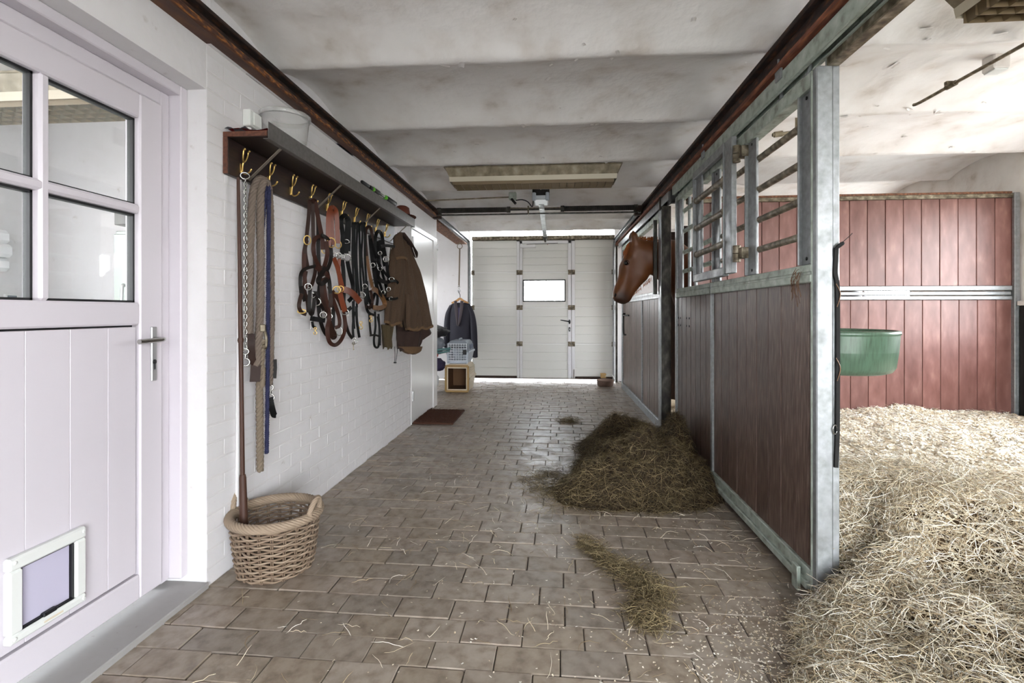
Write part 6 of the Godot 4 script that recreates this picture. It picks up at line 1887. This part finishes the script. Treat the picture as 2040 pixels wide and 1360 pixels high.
func build_hay():
	make_strands()
	var hay := [Color(.030, .018, .007), Color(.062, .041, .016), Color(.105, .072, .029), Color(.17, .122, .052), Color(.36, .28, .15)]
	var gold := [Color(.22, .15, .08), Color(.46, .365, .225), Color(.64, .55, .39), Color(.79, .72, .59), Color(.90, .86, .78)]
	var pale := [Color(.60, .48, .33), Color(.80, .71, .56), Color(.90, .84, .73), Color(.95, .92, .86)]
	# heap in the aisle
	var t := thing("hay_heap", P(.6, 0, 3.7), "big dark heap of hay in the aisle against the stall front", "hay", "", "stuff")
	var mb := MB.new()
	mb.grid(60, 100, func(i, j): return P(-.25 + i * .0214, maxf(hay_h(-.25 + i * .0214, 5.3 - j * .027), -.03), 5.3 - j * .027))
	part(t, "mound", mb, M.hay_base)
	var hf := func(x, d): return hay_h(x, d)
	scatter(t, "hay_strands", 30000, strand_meshes, func():
		var x := rng.randf_range(-.22, 1.03)
		var d := rng.randf_range(2.75, 5.1)
		var h := hay_h(x, d)
		if h < -.012 or (h < .012 and rng.randf() < .5):
			return null
		var n := bend_h(hf, x, d)
		var p := P(x, maxf(h, .003), d) + n * rng.randf_range(-.006, .022)
		p.x = minf(p.x, 1.018)
		var L := rng.randf_range(.045, .15)
		var tr := lying(p, n, L, .10 + .05 * rng.randf(), .75)
		if p.x + absf(tr.basis.x.x) * .55 > 1.024:
			return null
		return tr, hay)
	scatter(t, "stray_strands", 2600, strand_meshes, func():
		var x := rng.randf_range(-.2, .98)
		var d := rng.randf_range(2.8, 5.0)
		var h := hay_h(x, d)
		if h < .01:
			return null
		var n := bend_h(hf, x, d)
		var p := P(x, h, d) + n * rng.randf_range(.01, .045)
		if p.x > .93:
			return null
		return lying(p, n, rng.randf_range(.05, .13), .10, 2.2), hay.slice(1))
	# small wisps
	for w in [["hay_wisp", P(.33, 0, 2.2), "short green-brown trail of hay on the bricks near the viewer", [[.14, 2.50, .03], [.22, 2.36, .045], [.30, 2.24, .06], [.38, 2.14, .08], [.40, 2.04, .085], [.33, 1.92, .06], [.36, 1.84, .05]], 2600, .05],
			["hay_wisp", P(.15, 0, 5.28), "small dark tuft of hay lying beyond the big heap", [[.10, 5.28, .08], [.2, 5.26, .09]], 420, .05],
			["hay_wisp", P(-.05, 0, 3.35), "thin litter of hay at the left foot of the heap", [[-.06, 3.1, .09], [-.16, 3.42, .10], [.0, 3.62, .12], [-.02, 2.86, .1]], 700, .012]]:
		var q := thing(w[0], w[1], w[2], "hay", "", "stuff")
		var pts: Array = w[3]
		scatter(q, "hay_strands", w[4], strand_meshes, func():
			var f := rng.randf() * (pts.size() - 1.001)
			var i := int(f)
			var a: Array = pts[i]
			var b: Array = pts[i + 1]
			var k := f - i
			var s: float = lerpf(a[2], b[2], k)
			var p := P(lerpf(a[0], b[0], k) + rng.randfn(0, s * .55), 0, lerpf(a[1], b[1], k) + rng.randfn(0, s * .5))
			p.y = .004 + absf(rng.randfn(0, w[5] * .45))
			return lying(p, Vector3.UP, rng.randf_range(.04, .11), .10, .45), hay.slice(1) + [Color(.45, .37, .20)])
	# single stems all over the aisle
	var loose := thing("loose_straw", P(.2, 0, 2.5), "loose straws and chaff scattered over the aisle bricks", "straw", "", "stuff")
	scatter(loose, "stems", 620, strand_meshes, func():
		var d := rng.randf_range(1.3, 4.6)
		var x := WX + .05 + 2.4 * pow(rng.randf(), .55)
		if x > .99 and d > 2.0:
			return null
		return lying(P(x, .006, d), Vector3.UP, rng.randf_range(.03, .13), .13, .05), gold)
	scatter(loose, "chaff", 2600, flake_meshes, func():
		var d := rng.randf_range(1.2, 3.6)
		var x := WX + .05 + 2.4 * pow(rng.randf(), .4)
		if rng.randf() < .6:
			d = rng.randf_range(1.3, 2.1)
			x = straw_edge(d) - absf(rng.randfn(0, .22))
		if x > 1.0 or x < WX + .03:
			return null
		return lying(P(x, .003, d), Vector3.UP, rng.randf_range(.004, .012), rng.randf_range(.004, .010), .1), pale)
	# bedding of the near stall
	var bed := thing("straw_bedding", P(2.3, 0, 3.0), "deep pale bedding of shavings and straw filling the near stall", "straw", "", "stuff")
	mb = MB.new()
	mb.grid(98, 92, func(i, j): return P(1.13 + i * .0252, straw_h(1.13 + i * .0252, 4.255 - j * .0235), 4.255 - j * .0235))
	part(bed, "surface", mb, M.straw_base)
	mb = MB.new()
	mb.grid(98, 48, func(i, j): return P(1.13 + i * .0252, straw_h(1.13 + i * .0252, 2.093 - j * .0235), 2.093 - j * .0235))
	part(bed, "near_bank", mb, M.straw_front)
	mb = MB.new()
	mb.grid(24, 44, func(i, j): return P(.60 + i * .0222, straw_h(.60 + i * .0222, 2.045 - j * .0235), 2.045 - j * .0235))
	part(bed, "spill", mb, M.straw_front)
	var sf := func(x, d): return straw_h(x, d)
	scatter(bed, "shavings", 70000, flake_meshes, func():
		var d := rng.randf_range(1.7, 4.27)
		var x := rng.randf_range(1.135, 3.58)
		if d < 2.42 - .5 * (x - 1.2) - absf(rng.randfn(0, .12)):
			return null
		var h := straw_h(x, d)
		var n := bend_h(sf, x, d)
		return lying(P(x, h, d) + n * rng.randf_range(.0, .010), (n + Vector3(rng.randfn(0, .35), 0, rng.randfn(0, .35))).normalized(), rng.randf_range(.010, .030), rng.randf_range(.006, .020), .3), pale)
	scatter(bed, "straws", 5000, strand_meshes, func():
		var d := rng.randf_range(2.0, 4.27)
		var x := rng.randf_range(1.14, 3.55)
		var n := bend_h(sf, x, d)
		return lying(P(x, straw_h(x, d), d) + n * rng.randf_range(.002, .016), n, rng.randf_range(.04, .10), .12, .3), pale)
	# hay thrown down along its near edge
	scatter(bed, "hay_strands", 52000, strand_meshes, func():
		var d := rng.randf_range(.9, 2.75)
		var x := rng.randf_range(.66, 2.9)
		if x > .35 + d * 1.25 or x < straw_edge(d) - .03:
			return null
		if x < 1.145 and d > 2.02:
			return null
		if d > 2.42 - .5 * (x - 1.2) + rng.randfn(0, .10):
			return null
		var n := bend_h(sf, x, d)
		var p := P(x, straw_h(x, d), d) + n * rng.randf_range(.0, .045)
		return lying(p, n, rng.randf_range(.05, .17), .13, .7), gold)
	scatter(bed, "hay_strands", 5000, strand_meshes, func():
		var d := rng.randf_range(1.80, 2.35)
		var x := rng.randf_range(.96, 1.36)
		if x < straw_edge(d) - .02 or (d > 2.04 and x < 1.14):
			return null
		var n := bend_h(sf, x, d)
		return lying(P(x, straw_h(x, d), d) + n * rng.randf_range(.0, .04), n, rng.randf_range(.04, .12), .13, .7), gold)
	scatter(bed, "leaf_bits", 12000, flake_meshes, func():
		var d := rng.randf_range(1.1, 2.06)
		var x := straw_edge(d) + absf(rng.randfn(0, .22)) - .02
		if d > 2.0 and x < 1.1:
			return null
		var n := bend_h(sf, x, d)
		return lying(P(x, maxf(straw_h(x, d), .0), d) + n * rng.randf_range(.002, .02), (n + Vector3(rng.randfn(0, .4), 0, rng.randfn(0, .4))).normalized(), rng.randf_range(.010, .024), rng.randf_range(.007, .014), .4), gold.slice(1))
	# bedding of the horse's stall
	var bed2 := thing("straw_bedding", P(2.3, 0, 6.0), "pale straw bedding seen through the gap beside the dark column", "straw", "", "stuff")
	mb = MB.new()
	mb.grid(40, 50, func(i, j): return P(1.10 + i * .063, .10 + .04 * noise.get_noise_2d(i * 14.0, j * 14.0), 7.7 - j * .066))
	part(bed2, "surface", mb, M.straw_base)
	# a few stems caught on the stall door
	t = thing("caught_straw", P(1.02, 1.3, 2.2), "wisp of hay caught on the middle rail of the sliding door", "hay", "", "stuff")
	mb = MB.new()
	for k in 16:
		var a := P(1.018, 1.30 + rng.randf_range(-.01, .035), 2.19 + rng.randf_range(-.03, .03))
		mb.tube(spline([a, a + Vector3(-.012, rng.randf_range(-.06, -.01), rng.randf_range(-.02, .02)), a + Vector3(-.006, rng.randf_range(-.13, -.05), rng.randf_range(-.03, .03))], 4), .0011, 3)
	part(t, "stems", mb, M.leather_lt)

# ------------------------------------------------------------------ the horse
var bones := []
func bone(a: Vector3, ra: float, b: Vector3, rb: float, lat := 1.0):   # points as (x, y, d)
	bones.append([a, ra, b, rb, lat])

func field(p: Vector3, use: Array) -> float:
	var acc := 0.0
	var k := 52.0
	for q in use:
		var a: Vector3 = q[0]
		var b: Vector3 = q[2]
		var ab := b - a
		var t := clampf((p - a).dot(ab) / ab.length_squared(), 0.0, 1.0)
		var c := p - (a + ab * t)
		c.z *= q[4]
		acc += exp(-k * (c.length() - lerpf(q[1], q[3], t)))
	return -log(maxf(acc, 1e-30)) / k

func surface_net(lo: Vector3, hi: Vector3, cell: float, paint: Callable) -> ArrayMesh:
	var N := Vector3i(((hi - lo) / cell).ceil()) + Vector3i.ONE
	var B := 6
	N = Vector3i(ceili(N.x / float(B)) * B + 1, ceili(N.y / float(B)) * B + 1, ceili(N.z / float(B)) * B + 1)
	var val := PackedFloat32Array()
	val.resize(N.x * N.y * N.z)
	val.fill(9.0)
	var sy := N.x
	var sz := N.x * N.y
	var active := []
	var half := cell * B * .5
	var diag := half * 1.75
	for bz in range(0, N.z - 1, B):
		for by in range(0, N.y - 1, B):
			for bx in range(0, N.x - 1, B):
				var c := lo + Vector3(bx, by, bz) * cell + Vector3.ONE * half
				if absf(field(c, bones)) > diag * 1.6:
					continue
				var use := []
				for q in bones:
					var ab: Vector3 = q[2] - q[0]
					var t := clampf((c - q[0]).dot(ab) / ab.length_squared(), 0.0, 1.0)
					if (c - (q[0] + ab * t)).length() - maxf(q[1], q[3]) < diag + .16:
						use.append(q)
				if use.is_empty():
					continue
				active.append(Vector3i(bx, by, bz))
				for z in range(bz, bz + B + 1):
					for y in range(by, by + B + 1):
						for x in range(bx, bx + B + 1):
							var i := x + y * sy + z * sz
							if val[i] > 8.9:
								val[i] = field(lo + Vector3(x, y, z) * cell, use)
	var id := PackedInt32Array()
	id.resize(val.size())
	id.fill(-1)
	var verts := []
	var cells := []
	var off := [Vector3i(0, 0, 0), Vector3i(1, 0, 0), Vector3i(0, 1, 0), Vector3i(1, 1, 0), Vector3i(0, 0, 1), Vector3i(1, 0, 1), Vector3i(0, 1, 1), Vector3i(1, 1, 1)]
	var edges := [[0, 1], [2, 3], [4, 5], [6, 7], [0, 2], [1, 3], [4, 6], [5, 7], [0, 4], [1, 5], [2, 6], [3, 7]]
	for b in active:
		for z in range(b.z, b.z + B):
			for y in range(b.y, b.y + B):
				for x in range(b.x, b.x + B):
					var i: int = x + y * sy + z * sz
					var v := [val[i], val[i + 1], val[i + sy], val[i + 1 + sy], val[i + sz], val[i + 1 + sz], val[i + sy + sz], val[i + 1 + sy + sz]]
					var m := 0
					for k in 8:
						if v[k] < 0.0: m += 1
					if m == 0 or m == 8:
						continue
					var s := Vector3.ZERO
					var n := 0
					for e in edges:
						var va: float = v[e[0]]
						var vb: float = v[e[1]]
						if (va < 0.0) != (vb < 0.0):
							s += Vector3(off[e[0]]).lerp(Vector3(off[e[1]]), va / (va - vb))
							n += 1
					id[i] = verts.size()
					verts.append(lo + (Vector3(x, y, z) + s / n) * cell)
					cells.append(Vector3i(x, y, z))
	var st := SurfaceTool.new()
	st.begin(Mesh.PRIMITIVE_TRIANGLES)
	st.set_smooth_group(0)
	for v in verts:
		st.set_color(paint.call(v))
		st.add_vertex(Vector3(v.x, v.y, -v.z))
	var steps := [1, sy, sz]
	for c in cells:
		var i: int = c.x + c.y * sy + c.z * sz
		for ax in 3:
			var u: int = steps[(ax + 1) % 3]
			var w: int = steps[(ax + 2) % 3]
			if [c.x, c.y, c.z][(ax + 1) % 3] == 0 or [c.x, c.y, c.z][(ax + 2) % 3] == 0:
				continue
			var f0 := val[i]
			var f1 := val[i + steps[ax]]
			if (f0 < 0.0) == (f1 < 0.0):
				continue
			var a := id[i]
			var b := id[i - u]
			var d := id[i - u - w]
			var e := id[i - w]
			if a < 0 or b < 0 or d < 0 or e < 0:
				continue
			var o := [a, b, d, a, d, e] if f0 < 0.0 else [a, d, b, a, e, d]
			for q in o:
				st.add_index(q)
	st.generate_normals()
	return st.commit()

func build_horse():
	var D := 5.06
	var V := func(x, y, o := 0.0): return Vector3(x, y, D + o)
	# head
	bone(V.call(.815, 1.745), .098, V.call(.735, 1.58), .074, 1.15)
	bone(V.call(.735, 1.58), .074, V.call(.672, 1.385), .056, 1.25)
	bone(V.call(.672, 1.385), .054, V.call(.655, 1.312), .055, 1.1)
	bone(V.call(.662, 1.292), .044, V.call(.688, 1.272), .036, 1.0)
	bone(V.call(.70, 1.285), .03, V.call(.728, 1.282), .024, 1.0)
	bone(V.call(.868, 1.615), .085, V.call(.855, 1.535), .078, 1.25)
	bone(V.call(.855, 1.50), .058, V.call(.745, 1.325), .034, 1.15)
	bone(V.call(.79, 1.55), .07, V.call(.70, 1.37), .045, 1.2)
	for s in [-1.0, 1.0]:
		bone(V.call(.735, 1.660, s * .062), .024, V.call(.705, 1.625, s * .066), .02)     # brow
		bone(V.call(.72, 1.57, s * .058), .012, V.call(.70, 1.45, s * .046), .009)         # facial crest
		bone(V.call(.622, 1.335, s * .036), .018, V.call(.618, 1.30, s * .036), .017)      # nostril rim
		bone(V.call(.80, 1.838, s * .055), .026, V.call(.785, 1.89, s * .062), .022, .9)   # ears
		bone(V.call(.785, 1.89, s * .062), .021, V.call(.772, 1.945, s * .058), .005, .9)
	# neck, trunk, legs
	bone(V.call(.85, 1.755), .105, V.call(.96, 1.70, .01), .135, 1.35)
	bone(V.call(.96, 1.70, .01), .145, V.call(1.14, 1.655, .03), .20, 1.4)
	bone(V.call(1.14, 1.655, .03), .20, V.call(1.48, 1.40, .12), .27, 1.3)
	bone(V.call(1.50, 1.34, .14), .30, V.call(1.75, 1.18, .18), .34, 1.1)
	bone(V.call(1.75, 1.18, .18), .34, V.call(2.55, 1.16, .36), .33, 1.0)
	bone(V.call(2.55, 1.20, .36), .33, V.call(2.85, 1.24, .42), .29, 1.0)
	for s in [-1.0, 1.0]:
		var f := Vector3(1.58, 0, D + .15 + s * .15)
		bone(f + Vector3(0, 1.05, 0), .13, f + Vector3(.05, .78, 0), .085)
		bone(f + Vector3(.05, .78, 0), .08, f + Vector3(.02, .48, 0), .05)
		bone(f + Vector3(.02, .48, 0), .046, f + Vector3(.02, .20, 0), .034)
		bone(f + Vector3(.02, .20, 0), .036, f + Vector3(-.03, .05, 0), .055)
		var h := Vector3(2.85, 0, D + .42 + s * .16)
		bone(h + Vector3(0, 1.1, 0), .20, h + Vector3(-.10, .82, 0), .12)
		bone(h + Vector3(-.10, .82, 0), .11, h + Vector3(.14, .56, 0), .06)
		bone(h + Vector3(.14, .56, 0), .052, h + Vector3(.12, .22, 0), .036)
		bone(h + Vector3(.12, .22, 0), .036, h + Vector3(.06, .05, 0), .055)
	var t := thing("horse", P(2.1, 0, D + .25), "chestnut horse putting its head out over the far stall front", "horse")
	var coat := Color(.115, .036, .010)
	var dark := Color(.030, .018, .013)
	var gold := Color(.19, .064, .015)
	var m := surface_net(Vector3(.55, -.02, D - .42), Vector3(3.28, 2.0, D + .88), .0125, func(p: Vector3):
		var q := Vector2(p.x, p.y)
		var c := coat.lerp(gold, clampf(.5 + .9 * noise.get_noise_3d(p.x * 120, p.y * 120, p.z * 120), 0.0, 1.0) * .55)
		var mz := q.distance_to(Vector2(.662, 1.275)) + .02 * noise.get_noise_3d(p.x * 400, p.y * 400, p.z * 400)
		c = c.lerp(dark, (1.0 - smoothstep(.03, .13, mz)) * .85)
		if p.y < .14: c = dark
		return c)
	var body := MeshInstance3D.new()
	body.name = "body"
	body.mesh = m
	body.material_override = M.horse
	t.add_child(body)
	body.position = -t.position
	var mb: MB
	for s in [-1.0, 1.0]:
		mb = MB.new()
		mb.lathe([Vector2(0, -.023), Vector2(.0115, -.02), Vector2(.02, -.0115), Vector2(.023, 0), Vector2(.02, .0115), Vector2(.0115, .02), Vector2(0, .023)], P(.706, 1.626, D + s * .078), 16)
		part(t, "eye", mb, M.eye)
		mb = MB.new()
		mb.tube(spline([P(.690, 1.634, D + s * .080), P(.702, 1.650, D + s * .086), P(.722, 1.648, D + s * .088), P(.734, 1.632, D + s * .086)], 4), .006, 6)
		mb.tube(spline([P(.690, 1.626, D + s * .080), P(.704, 1.609, D + s * .086), P(.722, 1.612, D + s * .088), P(.734, 1.628, D + s * .086)], 4), .005, 6)
		part(t, "eyelid", mb, M.leather)
		mb = MB.new()
		mb.lathe([Vector2(0, -.024), Vector2(.010, -.014), Vector2(.013, 0), Vector2(.010, .014), Vector2(0, .024)], P(.608, 1.315, D + s * .053), 12, Basis(Vector3(0, 0, 1), -.35))
		part(t, "nostril", mb, M.leather_black)
	mb = MB.new()
	mb.tube(spline([P(.635, 1.268, D - .038), P(.665, 1.262, D - .046), P(.70, 1.268, D - .042), P(.728, 1.285, D - .034)], 4), .0035, 5)
	part(t, "mouth_line", mb, M.leather_black)
	var hair := func(called: String, n: int, f: Callable, r: float):
		var h := MB.new()
		for i in n:
			h.tube(spline(f.call(i), 4), [r, r, r, r, r, r, r, r, r * .4] if f.call(i).size() == 3 else r, 4, false, false)
		part(t, called, h, M.mane)
	hair.call("forelock", 46, func(i):
		var s := rng.randf_range(-1, 1)
		return [P(.80 + rng.randf_range(-.02, .02), 1.86, D + s * .04), P(.735 + rng.randf_range(-.012, .01), 1.80 + rng.randf_range(-.02, .015), D + s * .06), P(.698 + rng.randf_range(-.015, .012), 1.70 + rng.randf_range(-.05, .05), D + s * .075)], .0032)
	hair.call("mane", 150, func(i):
		var k := rng.randf()
		var x := lerpf(.83, 1.35, k)
		var y := lerpf(1.868, 1.835, k)
		if k > .5: y -= (k - .5) * .22
		return [P(x, y, D + .0), P(x + rng.randf_range(-.02, .02), y + rng.randf_range(.0, .03), D + .03), P(x + rng.randf_range(-.03, .04), y - rng.randf_range(.06, .2), D + .13)], .0035)
	hair.call("throat_hair", 50, func(i):
		var k := rng.randf()
		var x := lerpf(.76, .96, k)
		var y := lerpf(1.305, 1.475, k)
		return [P(x, y + .02, D + rng.randf_range(-.03, .03)), P(x + .006, y, D), P(x + rng.randf_range(-.01, .015), y - rng.randf_range(.01, .028), D)], .0016)

# ------------------------------------------------------------------ scene
func _ready():
	var cam := Camera3D.new()
	cam.name = "camera"
	cam.projection = Camera3D.PROJECTION_FRUSTUM
	cam.near = .05
	cam.far = 200.0
	cam.size = 1.36 * .05
	cam.frustum_offset = Vector2(0, -.059 * .05)
	cam.position = Vector3(0, 1.15, 0)
	cam.rotation = Vector3(0, atan(.083), 0)
	add_child(cam)
	cam.current = true
	var env := Environment.new()
	var sky := Sky.new()
	var sm := ProceduralSkyMaterial.new()
	sm.sky_top_color = Color(.93, .965, 1.0)
	sm.sky_horizon_color = Color(1.0, 1.0, 1.0)
	sm.sky_energy_multiplier = SKY
	sm.ground_horizon_color = Color(.85, .85, .84)
	sm.ground_bottom_color = Color(.6, .6, .58)
	sm.ground_energy_multiplier = SKY * .4
	sky.sky_material = sm
	env.background_mode = Environment.BG_SKY
	env.sky = sky
	env.tonemap_mode = Environment.TONE_MAPPER_LINEAR
	env.tonemap_exposure = 1.0
	env.sdfgi_enabled = true
	env.ssao_enabled = true
	env.ssil_enabled = true
	var we := WorldEnvironment.new()
	we.name = "environment"
	we.environment = env
	add_child(we)
	rng.seed = 7
	noise.seed = 11
	noise.noise_type = FastNoiseLite.TYPE_SIMPLEX_SMOOTH
	noise.frequency = .02
	make_materials()
	build_shell()
	build_doors()
	build_stalls()
	build_garage_door()
	build_tack_room()
	ceiling_lamp(P(-.185, 2.265, 4.42), "louvred fluorescent ceiling lamp across the aisle before the spring shaft")
	ceiling_lamp(P(2.31, 2.30, 2.02), "louvred fluorescent lamp under the near stall ceiling, top right corner")
	ceiling_lamp(P(-2.60, 2.14, 2.30), "louvred fluorescent lamp seen through the door panes")
	build_tack()
	build_coats()
	build_basket()
	build_far_things()
	build_hay()
	build_horse()

const SKY := 4.1
